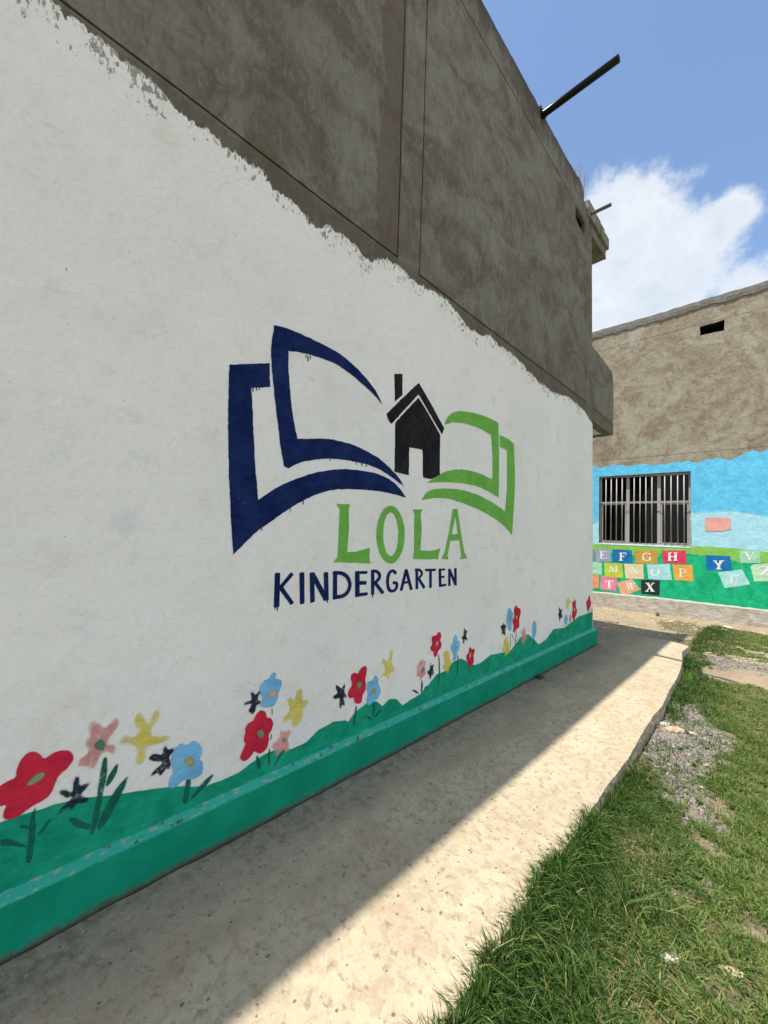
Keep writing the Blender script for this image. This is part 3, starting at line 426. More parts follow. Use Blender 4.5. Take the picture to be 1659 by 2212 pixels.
def make_rough_cap():
    m = Mat('rough_concrete_cap', .95); a = m.noise(40, 5, .7); b = m.noise(9, 4, .6)
    m.color(m.mix(m.step(b, .3, .7), m.mix(a, (.08, .078, .072), (.26, .255, .24)), m.mix(a, (.11, .10, .088), (.32, .30, .27))))
    m.normal(m.bump(m.math('ADD', a, b), .03)); return m.m
MAT_CAP = make_rough_cap()

def paint(name, col, var=.18, soft=0., cover=1.0, k=1.0, fine=70, opac=1.0):
    """a coat of wall paint: brushed colour variation on the plaster relief; soft > 0 breaks up the rim as a dry brush does"""
    m = Mat(name, .75, .12)
    v = m.noise(6, 4, .6, stretch=(1, 1, .8), dist=.5); s = m.noise(22, 4, .65, stretch=(1, .5, 1.6), rot=(.4, 0, 0))
    lo = tuple(c * (1 - var) for c in col); hi = tuple(min(1, c * (1 + var) + .01) for c in col)
    c = m.mix(m.step(m.math('ADD', m.math('MULTIPLY', v, .6), m.math('MULTIPLY', s, .4)), .35, .65), lo, hi)
    nrm, pits = plaster_bump(m, k); m.color(m.mix(m.math('MULTIPLY', pits, .4), c, (.45, .44, .42))); m.normal(nrm)
    if soft:   # feathered rim, and inside it the weave of a dry brush over the rough plaster
        n = m.noise(fine, 3, .7); n3 = m.noise(16, 3, .6)
        ed = m.math('ADD', m.attr('ed'), m.math('MULTIPLY', m.math('SUBTRACT', m.math('ADD', m.math('MULTIPLY', n, .6), m.math('MULTIPLY', n3, .4)), .5), soft * 2.2))
        rim = m.step(ed, -soft * .15, soft * .85)
        body = m.step(m.math('SUBTRACT', m.math('ADD', cover, m.math('MULTIPLY', m.math('SUBTRACT', n3, .5), .5)), n), -.10, .14)
        m.alpha(m.math('MULTIPLY', m.math('MULTIPLY', rim, m.math('ADD', m.math('MULTIPLY', body, .55), .45)), opac))
    return m.m
PAL = dict(red=(.60, .018, .050), pink=(.80, .34, .31), navy=(.012, .024, .045), yellow=(.82, .69, .11), blue=(.19, .49, .76),
           sage=(.22, .30, .17), leafgreen=(.10, .26, .15), ochre=(.42, .36, .14), peach=(.72, .42, .20), beige=(.50, .40, .28))
COVER = dict(red=1.0, pink=.55, navy=.60, yellow=.58, blue=.75)
MAT_FLOWER = {k: paint('paint_' + k, PAL[k], .15, soft=dict(red=.005, navy=.005, blue=.010, pink=.016).get(k, .022), cover=COVER.get(k, 1.0), opac=dict(pink=.85, yellow=.9).get(k, 1.0)) for k in ('red', 'pink', 'navy', 'yellow', 'blue')}
MAT_CENTRE = {k: paint('paint_centre_' + k, PAL[k], .2, soft=.008, cover=.8) for k in ('sage', 'leafgreen', 'ochre', 'peach', 'beige')}
MAT_STEM = paint('paint_stem', (.006, .135, .085), .2, soft=.004, cover=.62)
MAT_LOGO_BLUE = paint('paint_logo_blue', (.0015, .015, .092), .22)
MAT_LOGO_GREEN = paint('paint_logo_green', (.17, .47, .075), .10)
MAT_LOGO_BLACK = paint('paint_logo_black', (.010, .010, .011), .3)
MAT_HILL = paint('paint_green', (.004, .320, .185), .18)

def make_plinth():
    m = Mat('plinth_paint', .75, .12)
    g = m.mix(m.step(m.noise(4, 4, .6), .35, .65), (.004, .270, .155), (.006, .325, .190))
    z = m.sep(m.pos)[2]
    top = m.attr('ledge')
    chip = m.math('MULTIPLY', m.step(m.noise(30, 4, .7, stretch=(1, .6, 1)), .54, .60), top)
    g = m.mix(m.math('MULTIPLY', top, .9), g, (.055, .47, .345))
    g = m.mix(m.math('MULTIPLY', chip, .9), g, m.mix(m.noise(60, 3), (.22, .34, .29), (.42, .52, .46)))
    dk = m.math('MULTIPLY', m.step(m.noise(17, 4, .7, off=(1, 1, 1)), .62, .65), top)
    g = m.mix(m.math('MULTIPLY', dk, .8), g, (.09, .075, .06))
    # splashed earth along the foot
    mud = m.step(m.math('ADD', z, m.math('MULTIPLY', m.noise(18, 4, .65), -.08)), .112, .082)
    g = m.mix(m.math('MULTIPLY', mud, .85), g, (.13, .105, .075))
    m.color(g); nrm, _ = plaster_bump(m, .7); m.normal(nrm); return m.m
MAT_PLINTH = make_plinth()

def make_slab():
    m = Mat('slab_concrete', .93, .2)
    a = m.noise(2.2, 5, .6); b = m.noise(19, 4, .65, dist=.5); c = m.noise(80, 3, .6)
    col = m.mix(m.step(a, .35, .68), (.47, .405, .295), (.40, .338, .240))
    col = m.mix(m.math('MULTIPLY', m.step(b, .46, .62), .62), col, (.325, .27, .19))
    col = m.mix(m.math('MULTIPLY', m.step(m.noise(5, 5, .7, off=(3, 3, 0)), .54, .68), .55), col, (.40, .262, .175))
    col = m.mix(m.math('MULTIPLY', m.step(m.noise(24, 5, .7, off=(8, 3, 0)), .56, .64), .75), col, (.235, .19, .135))
    specks = m.math('MULTIPLY', m.step(m.voro(30, stretch=(1, .8, 1)), .20, .13), m.step(m.noise(19, 2, off=(1, 2, 3)), .54, .58))
    col = m.mix(m.math('MULTIPLY', specks, .8), col, (.11, .10, .10))
    pale = m.math('MULTIPLY', m.step(m.voro(46, off=(4, 5, 6)), .17, .12), m.step(m.noise(17, 2, off=(6, 1, 9)), .58, .62))
    col = m.mix(m.math('MULTIPLY', pale, .6), col, (.60, .55, .45))
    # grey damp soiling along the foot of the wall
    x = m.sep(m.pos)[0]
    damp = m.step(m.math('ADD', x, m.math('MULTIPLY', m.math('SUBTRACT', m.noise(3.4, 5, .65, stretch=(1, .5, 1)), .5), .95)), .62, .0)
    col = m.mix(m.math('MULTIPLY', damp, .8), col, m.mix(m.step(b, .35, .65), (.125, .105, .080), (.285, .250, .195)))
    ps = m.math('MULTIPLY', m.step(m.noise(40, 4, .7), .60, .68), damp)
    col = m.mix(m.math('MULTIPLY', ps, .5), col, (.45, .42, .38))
    col = m.mix(.5, col, m.mix(c, (.74, .74, .74), (1.22, 1.22, 1.22)), 'MULTIPLY')
    m.color(col)
    h = m.math('ADD', m.math('MULTIPLY', b, .6), m.math('MULTIPLY', c, .25)); h = m.math('SUBTRACT', h, m.math('MULTIPLY', specks, .3))
    m.normal(m.bump(h, .010)); return m.m
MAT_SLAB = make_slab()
def make_soil():
    m = Mat('soil', .95, .15); a = m.noise(1.6, 5, .6); b = m.noise(19, 5, .65); c = m.noise(110, 3, .6)
    col = m.mix(m.step(a, .35, .65), (.35, .275, .19), (.275, .22, .155))
    col = m.mix(m.math('MULTIPLY', m.step(b, .5, .68), .6), col, (.15, .112, .075))
    g = m.attr('grassy')
    col = m.mix(g, col, m.mix(b, (.045, .055, .02), (.13, .12, .055)))
    col = m.mix(m.attr('grv'), col, m.mix(b, (.165, .145, .130), (.285, .255, .235)))
    st = m.math('MULTIPLY', m.step(m.voro(38), .20, .13), m.step(m.noise(11, 2), .50, .56))
    col = m.mix(m.math('MULTIPLY', st, .8), col, (.45, .40, .33))
    col = m.mix(.6, col, m.mix(c, (.7, .7, .7), (1.3, 1.3, 1.3)), 'MULTIPLY')
    m.color(col); m.normal(m.bump(m.math('ADD', m.math('MULTIPLY', b, .7), m.math('MULTIPLY', c, .3)), .02)); return m.m
MAT_SOIL = make_soil()
def make_metal(name, col, rough, metallic=.0, scale=30):
    m = Mat(name, rough, .5); m.b.inputs['Metallic'].default_value = metallic; n = m.noise(scale, 4, .6)
    m.color(m.mix(n, tuple(c * .75 for c in col), tuple(c * 1.15 for c in col))); return m.m
MAT_PIPE = make_metal('black_pipe', (.004, .004, .0045), .2)
MAT_PIPE.node_tree.nodes['Principled BSDF'].inputs['Specular IOR Level'].default_value = .18
MAT_PIPE2 = make_metal('grey_pipe', (.09, .085, .085), .4)
MAT_REBAR = make_metal('rebar', (.09, .065, .06), .6, .3, 80)
MAT_ALU = make_metal('window_aluminium', (.50, .49, .47), .45, .25)
MAT_BAR = make_metal('bar_steel', (.40, .385, .36), .5, .1)
MAT_DARK = make_metal('room_painted_shade', (.03, .028, .026), .9)
def make_glass():
    m = Mat('window_glass'); tr = m.n.new('ShaderNodeBsdfTransparent'); tr.inputs[0].default_value = (.35, .37, .37, 1)  # glass tinted dark to make the room behind look unlit
    gl = m.n.new('ShaderNodeBsdfGlossy'); gl.inputs['Roughness'].default_value = .01; gl.inputs[0].default_value = (.5, .5, .5, 1)
    fr = m.n.new('ShaderNodeFresnel'); fr.inputs[0].default_value = 1.5
    mx = m.n.new('ShaderNodeMixShader'); m.l.new(fr.outputs[0], mx.inputs[0]); m.l.new(tr.outputs[0], mx.inputs[1]); m.l.new(gl.outputs[0], mx.inputs[2]); m.l.new(mx.outputs[0], m.out.inputs[0])
    return m.m
MAT_GLASS = make_glass()
def make_leaf(name):
    m = Mat(name, .5, .22); c = m.attr('col', True); m.color(c)
    tl = m.n.new('ShaderNodeBsdfTranslucent'); m.l.new(c, tl.inputs[0]); mx = m.n.new('ShaderNodeMixShader'); mx.inputs[0].default_value = .25
    m.l.new(m.b.outputs[0], mx.inputs[1]); m.l.new(tl.outputs[0], mx.inputs[2]); m.l.new(mx.outputs[0], m.out.inputs[0]); return m.m
MAT_GRASS = make_leaf('grass_blade')
def make_stone():
    m = Mat('pebble', .85, .25); c = m.attr('col', True); n = m.noise(90, 3, .6)
    m.color(m.mix(.6, c, m.mix(n, (.65, .65, .65), (1.3, 1.3, 1.3)), 'MULTIPLY')); m.normal(m.bump(n, .004)); return m.m
MAT_STONE = make_stone()

# ---------------------------------------------------------------- ground
def slab_x(y):
    P = np.array(sorted(SLAB_EDGE, key=lambda p: p[1])); return np.interp(y, P[:, 1], P[:, 0])
def grass_mask(x, y):
    wx = x + (fbm(x * 4, y * 4) - .5) * .42; wy = y + (fbm(x * 4 + 40, y * 4 + 11) - .5) * .8
    near = (wy < 6.75) & (x > slab_x(y) + .004)
    edge = (x < slab_x(y) + .16) & (x > slab_x(y) + .004) & (y < 3.35)
    g = near.astype(float)
    for p in GRAVEL: g[inside(wx, wy, p)] = .10
    g[edge & (g < .5)] = .8
    gx = (wx > .95 + .05 * wy) & (wy >= 6.75) & (wy < 11.1) & (x > 1.9) & (fbm(x * 1.3, y * 1.3) > .42)
    g[gx] = 1
    for p in GRASS_FAR: g[inside(wx, wy, p)] = 1.0
    for p in GRAVEL[2:]: g[inside(wx, wy, p)] = .13
    g[(x < slab_x(y) + .004) & (y < 7.85)] = 0
    return g
def axis(dense_lo, dense_hi, step, lo, hi):
    a = list(np.arange(dense_lo, dense_hi, step)); s = step; v = dense_lo
    while v > lo: s *= 1.35; v -= s; a.insert(0, v)
    s = step; v = dense_hi
    while v < hi: a.append(v); s *= 1.35; v += s
    a.append(v); return np.array(a)
gx = axis(-1.4, 3.2, .035, -150, 150); gy = axis(-.4, 11.8, .05, -150, 150)
GX, GY = np.meshgrid(gx, gy, indexing='ij')
def ground_z(x, y):
    return (fbm(x * 2.2, y * 2.2) - .5) * .035 + (fbm(x * 11, y * 11) - .5) * .014 - .012 - .02 * np.clip((np.asarray(y) - 6) / 5, 0, 1)
near_w = np.clip(1 - (np.hypot(GX - 1, GY - 5) - 12) / 10, 0, 1)
GZ = ground_z(GX, GY) * near_w - .012 * (1 - near_w)
nx, ny = GX.shape; idx = np.arange(nx * ny).reshape(nx, ny)
quads = np.stack([idx[:-1, :-1], idx[1:, :-1], idx[1:, 1:], idx[:-1, 1:]], -1).reshape(-1, 4)
ground = fast_mesh('ground', np.stack([GX, GY, GZ], -1).reshape(-1, 3), quads, np.full(len(quads), 4), MAT_SOIL)
gm = grass_mask(GX.ravel(), GY.ravel()); gm[np.hypot(GX.ravel() - 1, GY.ravel() - 5) > 8] = .15  # outer unseen ground kept barer, to bounce more light onto the wall
attr(ground, 'grassy', np.clip(gm, 0, 1) * .8)
gr_ = np.zeros(GX.size)
for p in GRAVEL: gr_[inside(GX.ravel() + (fbm(GX.ravel() * 6, GY.ravel() * 6) - .5) * .2, GY.ravel(), p)] = .8
attr(ground, 'grv', gr_)
ground['kind'] = 'structure'; ground['label'] = 'brown soil yard with patches of grass and gravel'

# the concrete walkway along the wall: one cast slab with chipped, wavering edges
edge = np.array(sorted(SLAB_EDGE, key=lambda p: p[1]))
far_edge = [(.983, 7.80), (.716, 7.95), (.30, 7.86), (-.36, 7.92), (-1.2, 7.95), (-3.2, 7.98)]
out = [(1.215, -3.0)] + [tuple(p) for p in edge if p[1] < 7.7] + far_edge + [(-3.2, 6.72), (.0, 6.72)] + [(.012, 6.71), (.014, -3.0)]
out = dense(out, .035); w = wob(out, .006, 3.0); w2 = wob(w, .004, 40.0)
on_wall = (np.abs(out[:, 0] - .013) < .01) & (out[:, 1] < 6.72)
w2[on_wall, 0] = .010 + .016 * fbm(out[on_wall, 1] * 14, out[on_wall, 1] * 0 + 3, 3)
w2[on_wall, 1] = out[on_wall, 1]
loop = w2
ex = np.concatenate([grid_pts(0.05, 1.2, -2.9, 2, .07), grid_pts(-.4, 1.2, 2, 7.9, .09)])
V2, F2 = region(loop, (), ex)
d = edge_dist(V2[:, 0], V2[:, 1], [loop])
z = .12 + (fbm(V2[:, 0] * 3, V2[:, 1] * 3) - .5) * .008 - np.where((d < .004) & (V2[:, 0] > .1), .006, 0)
n0 = len(V2); V3 = [(p[0], p[1], zz) for p, zz in zip(V2, z)]
F3 = [tuple(f) for f in F2]
key = {(round(p[0], 5), round(p[1], 5)): i for i, p in enumerate(V2)}
b = len(V3); L = len(loop)
cx_, cy_ = .5, 3.0
for lv, (zz, push) in enumerate(((.085, .004), (.05, .009), (.0, .006), (-.09, 0.))):
    for i, p in enumerate(loop):
        o = (fbm(p[0] * 25 + lv * 9, p[1] * 25 + lv * 5, 2) - .5) * .016 + push
        sgn = 1 if p[0] > .3 else 0
        V3.append((p[0] + o * sgn, p[1], zz))
top = [key.get((round(float(np.float32(p[0])), 5), round(float(np.float32(p[1])), 5))) for p in loop]
kd = np.array(V2)
top = [int(np.argmin((kd[:, 0] - p[0]) ** 2 + (kd[:, 1] - p[1]) ** 2)) for p in loop]
rings = [top] + [[b + k * L + i for i in range(L)] for k in range(4)]
for r0, r1 in zip(rings[:-1], rings[1:]):
    for i in range(L): F3.append((r0[i], r1[i], r1[(i + 1) % L], r0[(i + 1) % L]))
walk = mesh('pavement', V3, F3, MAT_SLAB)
walk['kind'] = 'structure'; walk['label'] = 'cream concrete walkway slab along the painted wall'

# ---------------------------------------------------------------- the kindergarten building
main = empty('kindergarten_building', (-.05, 0, 0), 'large two storey building with white painted mural wall and bare grey plaster above', 'building')
YL = -7.0; DEP = 1.2
def panel(name, outer, holes, mat, parent, extra=None, depth=DEP, hole_depth=None, to3=lambda x, p: (x, p[0], p[1])):
    V, F = region(outer, holes, extra); V3 = [to3(0., p) for p in V]; F3 = [tuple(f) for f in F]
    for l in [outer] + list(holes):
        l = np.asarray(l); o = len(V3); n = len(l)
        V3 += [to3(0., p) for p in l] + [to3(-depth, p) for p in l]
        A = .5 * np.sum(l[:, 0] * np.roll(l[:, 1], -1) - np.roll(l[:, 0], -1) * l[:, 1])
        first = l is np.asarray(outer) or np.array_equal(l, np.asarray(outer))
        flip = (A > 0) == first
        if not first and hole_depth:
            for i in range(n): V3[o + n + i] = to3(-hole_depth, l[i])
        for i in range(n):
            j = (i + 1) % n; q = (o + i, o + n + i, o + n + j, o + j)
            F3.append(q if flip else q[::-1])
    return mesh(name, V3, F3, mat, parent), V
def wavy(P, step=.07): return wob(wob(dense(P, step), .006, 1.6), .0022, 16.)
gap = .0068
PL = [(-2.2, 3.845), (2.045, 3.838), (2.018, 6.69), (-2.2, 6.72)]
PR = [(2.308, 3.822), (6.20, 3.805), (6.165, 5.2), (6.125, 6.612), (5.6, 6.622), (4.4, 6.665), (2.29, 6.73)]
def inset(P, g):
    P = np.array(P, float); c = P.mean(0); out = []
    n = len(P)
    for i in range(n):
        a, b, d = P[i - 1], P[i], P[(i + 1) % n]
        e1 = (b - a) / np.linalg.norm(b - a); e2 = (d - b) / np.linalg.norm(d - b)
        nrm = np.array([-e1[1], e1[0]]) + np.array([-e2[1], e2[0]]); nrm /= max(.5, nrm @ nrm / 2)
        out.append(b + nrm * g)
    return np.array(out)
top_edge = [(6.40, 6.55), (6.29, 6.69), (6.24, 6.85), (5.985, 6.89), (5.96, 7.07), (5.82, 7.112), (5.745, 7.075), (5.2, 7.065), (4.6, 7.07), (4.59, 7.085), (4.2, 7.075), (3.1, 7.082), (0, 7.09), (YL, 7.09)]
outer = [(YL, -.05), (6.635, -.05), (6.63, .55), (6.526, 3.44), (6.454, 5.125)] + top_edge
outer = dense(outer, .06)
tp = (outer[:, 1] > 6.5) & (outer[:, 0] > YL + .1)
outer[tp] = wob(wob(outer, .014, 6.), .010, 22.)[tp]
lowc = (outer[:, 0] > 6.3) & (outer[:, 1] < 6.5); outer[lowc] = wob(wob(outer, .010, 1.5), .004, 9.)[lowc]
WT = np.array(WHITE_TOP)
ys = np.arange(YL + .1, 6.6, .04)
ex = np.concatenate([np.stack([ys, np.full_like(ys, zz) + .01 * (i % 2)], 1) for i, zz in enumerate((.5, 1.5, 2.4, 3.0, 3.3, 3.5, 3.6, 3.7, 3.78))])
wall, V = panel('plaster_wall', outer, [wavy(inset(PL, -gap)), wavy(inset(PR, -gap))], MAT_WALL, main, ex)
P3 = np.array([v.co[:] for v in wall.data.vertices])
attr(wall, 'pd', np.interp(P3[:, 1], WT[:, 0], WT[:, 1]) - P3[:, 2])
vent = [(5.69, 6.595), (5.86, 6.598), (6.06, 6.575), (6.092, 6.56), (6.095, 6.434), (6.067, 6.355), (5.98, 6.362), (5.872, 6.359), (5.76, 6.385), (5.703, 6.40)]
pl, _ = panel('plaster_panel', wavy(inset(PL, gap)), [], MAT_CONC, main)
pr, _ = panel('plaster_panel', wavy(inset(PR, gap)), [wob(dense(vent, .03), .012, 20.)], MAT_CONC, main, hole_depth=.045)
# the mass behind the facing: end wall, rear, roof deck
box('building_core', -8.0, -DEP - .001, YL, 6.36, -.05, 6.80, MAT_CONC, main)
# painted mural, each motif a thin coat on the wall
def coat(name, loops, off, mat, parent, soft=False, jit=.0016, step=.012, holes=(), to3=None, grid=.014, extra=None):
    to3 = to3 or (lambda p: (off, p[0], p[1]))
    if soft:
        o = wob(dense(smooth_poly(loops, 1), .010), .003, 35.)
        e = grid_pts(o[:, 0].min(), o[:, 0].max(), o[:, 1].min(), o[:, 1].max(), max(grid, (np.ptp(o[:, 0])) / 26))
        V, F = region(o, (), e)
        ob = mesh(name, [to3(p) for p in V], F, mat, parent); attr(ob, 'ed', edge_dist(V[:, 0], V[:, 1], [o])); return ob
    o = wob(dense(loops, step), jit, 45.); hs = [wob(dense(h, step), jit, 45.) for h in holes]
    V, F = region(o, hs, extra); return mesh(name, [to3(p) for p in V], F, mat, parent)
hl = np.array(HILL); hl = hl[np.argsort(hl[:, 0])]; hl = hl[(hl[:, 0] < 6.58)]
hill_loop = [(-3.0, .325), (6.612, .345), (6.612, hl[-1, 1])] + [tuple(p) for p in hl[::-1]] + [(-.6, .60), (-1.6, .66), (-3.0, .58)]
coat('painted_hill', hill_loop, .0015, MAT_HILL, main, jit=.004, step=.02)
names = dict(blue_back='painted_book_page', blue_front='painted_book_page', green_front='painted_book_page', green_back='painted_book_page', house='painted_house', roof='painted_roof', chimney='painted_chimney')
def poly_curve(k):   # curves of the traced pages are rounded, square corners stay
    P = np.array(LOGO[k]); n = len(P); out = []
    for i in range(n):
        a, b, c = P[i - 1], P[i], P[(i + 1) % n]; u = (b - a) / np.linalg.norm(b - a); v = (c - b) / np.linalg.norm(c - b)
        if u @ v > .80: out += [b * .8 + a * .2, b * .8 + c * .2]
        else: out.append(b)
    return out
house = None
for k in ('blue_back', 'blue_front', 'green_front', 'green_back', 'house', 'roof', 'chimney'):
    m_ = MAT_LOGO_BLUE if 'blue' in k else MAT_LOGO_GREEN if 'green' in k else MAT_LOGO_BLACK
    o = coat(names[k], poly_curve(k), .002, m_, house if k in ('roof', 'chimney') else main, jit=.0035)
    o['label'] = dict(blue_back='navy blue rear page of the painted book', blue_front='navy blue front page of the painted book', green_front='green front page of the painted book', green_back='green rear page of the painted book', house='black painted house silhouette between the book pages', roof='black painted gable roof', chimney='black painted chimney')[k]
    if k == 'house': house = o
    if k == 'blue_front': page = o
for i, (outl, hs) in enumerate(LOLA):
    o = coat('painted_letter', smooth_poly(outl, 1) if i == 1 else outl, .002, MAT_LOGO_GREEN, main, jit=.003, holes=[smooth_poly(h, 1) if i == 1 else h for h in hs])
    o['label'] = 'green painted letter ' + 'LOLA'[i]
def stroke_verts(P, wy, wz, off, n=10):
    P = np.array(P, float); s = np.array([wy, wz]) / 2; Q = P / s; V = []; F = []
    if len(Q) > 2:   # rounded bowls
        for _ in range(2):
            R_ = [Q[0]]
            for a, b in zip(Q[:-1], Q[1:]): R_ += [a * .75 + b * .25, a * .25 + b * .75]
            Q = np.array(R_ + [Q[-1]])
    T = np.gradient(Q, axis=0); T /= np.linalg.norm(T, axis=1)[:, None]; N = np.stack([-T[:, 1], T[:, 0]], 1)
    k = 1 + (fbm(Q[:, 0] * 1.1, Q[:, 1] * 1.1) - .5)[:, None] * .16
    left = Q + N * k; right = Q - N * k
    def cap(c, d, a0):  # blunt brush end
        return [c + (math.cos(a) * np.array([-d[1], d[0]]) * a0 + math.sin(a) * d * .35) for a in np.linspace(0, math.pi, n)[1:-1]]
    loop = list(right) + cap(Q[-1], T[-1], -1) + list(left[::-1]) + cap(Q[0], -T[0], -1)
    return wob(np.array(loop) * s, .0016, 40.)
def letter(name, strokes, base_off, mat, parent, extra=()):
    V = []; F = []
    for k, (P, wy, wz) in enumerate(list(strokes) + list(extra)):
        lp = stroke_verts(P, wy, wz, 0); v, f = region(lp); b = len(V); V += [(base_off + .0004 * k, p[0], p[1]) for p in v]; F += [tuple(b + i for i in t) for t in f]
    return mesh(name, V, F, mat, parent)
for i, (ch, ss) in enumerate(KIND):
    o = letter('painted_letter', ss, .002, MAT_LOGO_BLUE, main, {0: KDRIPS[:2], 2: KDRIPS[2:3], 5: KDRIPS[3:4]}.get(i, ()))
    o['label'] = 'navy blue painted letter ' + ch
for p, w_ in DRIPS: letter('paint_drip', [(p, w_, w_)], .0024, MAT_LOGO_BLUE, page)
for col, outl, cen, stems in FLOWERS:
    stem_off = .0024
    o = coat('painted_flower', outl, .0032 if col != 'navy' else .0038, MAT_FLOWER[col], main, soft=True)
    o['label'] = dict(red='red', pink='faded pink', navy='dark navy star-shaped', yellow='blurred yellow', blue='sky blue')[col] + ' flower painted on the wall'
    if cen: coat('flower_centre', cen[1], .0044, MAT_CENTRE[cen[0]], o, soft=True, grid=.008)
    for k, s in enumerate(stems): coat('stem', s, .0025 + .0002 * k, MAT_STEM, o, soft=True, grid=.008)

# the projecting plinth at the foot of the wall
ysp = np.arange(YL, 6.68, .04); ysp[-1] = 6.685
prof = [(-.06, .0), (.05, .0), (.052, .125), (.050, .20), (.051, .308), (.046, .318), (.0, .331), (-.06, .335)]
V = []; ledge = []
for y in ysp:
    up = .03 * np.clip(y / 6.6, 0, 1)
    for j, (px, pz) in enumerate(prof):
        o = (fbm(y * 5 + j * 3, j * 2.7) - .5) * .010 + (fbm(y * 25 + j * 3, j * 2.7 + 5) - .5) * .004
        V.append((px + (o if j > 0 else 0), y, pz + (up + o * .6 if pz > .25 else up * .5 if pz > .1 else 0)))
        ledge.append(1. if j in (5, 6, 7) else 0.)
k = len(prof); F = [(a * k + j, a * k + j + 1, (a + 1) * k + j + 1, (a + 1) * k + j) for a in range(len(ysp) - 1) for j in range(k - 1)]
F = [f[::-1] for f in F]
F.append([(len(ysp) - 1) * k + j for j in range(k)]); F.append([j for j in range(k)][::-1])
plinth = mesh('plinth', V, F, MAT_PLINTH, main, smooth=False); attr(plinth, 'ledge', ledge)
plinth['label'] = 'green painted plinth with worn ledge'
# plinth round the far corner, towards the back
box('plinth_return', -8, -.062, 6.45, 6.68, 0, .35, MAT_HILL, main)

# balcony over the far corner: side panel, front panel, floor slab
BF = lambda x, p: (x, p[0], p[1])
bal = [(6.47, 3.592), (7.627, 3.586), (7.63, 3.97), (7.60, 4.55), (7.52, 4.70), (7.40, 4.715), (6.46, 4.79)]
blow = [(6.47, 3.592), (7.627, 3.586), (7.63, 3.781), (6.535, 3.792), (6.47, 3.792)]
bup = [(6.47, 3.800), (6.535, 3.800), (7.585, 3.789), (7.632, 3.97), (7.602, 4.55), (7.52, 4.70), (7.40, 4.715), (6.46, 4.79)]
bp, _ = panel('balcony_panel', wob(dense(blow, .06), .004, 8.), [], MAT_CONC, main, depth=.13)
bp.location.x = -.004
bp, _ = panel('balcony_panel', wob(dense(bup, .06), .004, 8.), [], MAT_CONC, main, depth=.13)
bp.location.x = -.004
box('balcony_panel', -3.4, -.138, 7.50, 7.625, 3.585, 4.70, MAT_CONC, main)
def make_soffit():
    m = Mat('soffit'); c = concrete_colour(m); x = m.sep(m.pos)
    w_ = m.step(m.math('ADD', x[0], m.math('MULTIPLY', m.noise(14, 4, .6), .12)), -.13, -.15)
    m.color(m.mix(w_, c, (.66, .66, .60))); nrm, _ = plaster_bump(m); m.normal(nrm); return m.m
MAT_SOFFIT = make_soffit()
box('balcony_floor', -3.4, -.138, 6.37, 7.498, 3.60, 3.74, MAT_SOFFIT, main)
# roof slab overhang with loose blocks on it, drain pipes, starter bars
box('roof_slab', -3.4, -.01, 6.38, 7.17, 6.575, 6.745, MAT_CONC, main, rough=.008)
for y0, y1, z1 in ((6.20, 6.56, 7.02), (6.575, 6.775, 7.0), (6.79, 6.985, 6.985), (7.0, 7.225, 6.955)):
    box('concrete_block', -.16, .018, y0, y1, 6.762, z1, MAT_BLOCK, main, bevel=.008)
for y, za, zb, dy in ((5.79, 7.0, 7.27, .018), (5.975, 6.9, 7.47, .03), (6.16, 6.9, 7.46, .03)):
    tube('rebar', (-.06, y, za), (-.06, y + dy, zb), .012, MAT_REBAR, main, 8)
tube('drain_pipe', (-.2, 4.52, 7.02), (.865, 4.49, 6.985), .040, MAT_PIPE, main, 20, .005)
tube('drain_pipe', (-.2, 6.30, 6.845), (.30, 6.30, 6.82), .026, MAT_PIPE2, main, 16, .004)
box('mortar_collar', -.02, .022, 4.45, 4.60, 7.035, 7.085, MAT_CAP, main, rough=.012)

# ---------------------------------------------------------------- the building across the yard
FA = math.radians(7.5)
farb = empty('classroom_building', (-1.538, 11.466, 0.), 'brown plastered building across the yard with sky blue and green alphabet mural', 'building', FA)
T3 = lambda x, p: (p[0], -x, p[1])
S0, S1 = -7.0, 9.0
WIN = [(.124, 1.655), (2.078, 1.655), (2.070, 3.462), (.120, 3.438)]
VENT = [(2.25, 6.975), (2.70, 7.01), (2.702, 6.752), (2.262, 6.757)]
gl1 = [(S0, 6.72), (-.006, 6.937), (2.245, 7.03), (3.44, 7.06), (S1, 7.20)]
def strip_up(dz): return [(x, z + dz) for x, z in gl1]
lg = [(S0, 3.80), (-.02, 3.871), (3.4, 3.922), (S1, 4.0)]
low = [(S0, -.3), (S1, -.3)] + [(x, z - .004) for x, z in lg[::-1]]
mid = [(x, z + .004) for x, z in lg] + [(x, z - .004) for x, z in gl1[::-1]]
capz = [(S0, 7.10), (-.098, 7.40), (1.361, 7.45), (2.708, 7.53), (3.442, 7.56), (S1, 7.75)]
upp = strip_up(.004) + capz[::-1]
dn = lambda P: wob(dense(P, .1), .006, 2.5)
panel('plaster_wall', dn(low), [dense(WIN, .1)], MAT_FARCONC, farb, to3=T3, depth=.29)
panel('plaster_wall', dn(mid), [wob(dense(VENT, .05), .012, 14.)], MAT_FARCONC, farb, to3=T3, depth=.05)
panel('plaster_wall', dn(upp), [], MAT_FARCONC, farb, to3=T3, depth=.29)
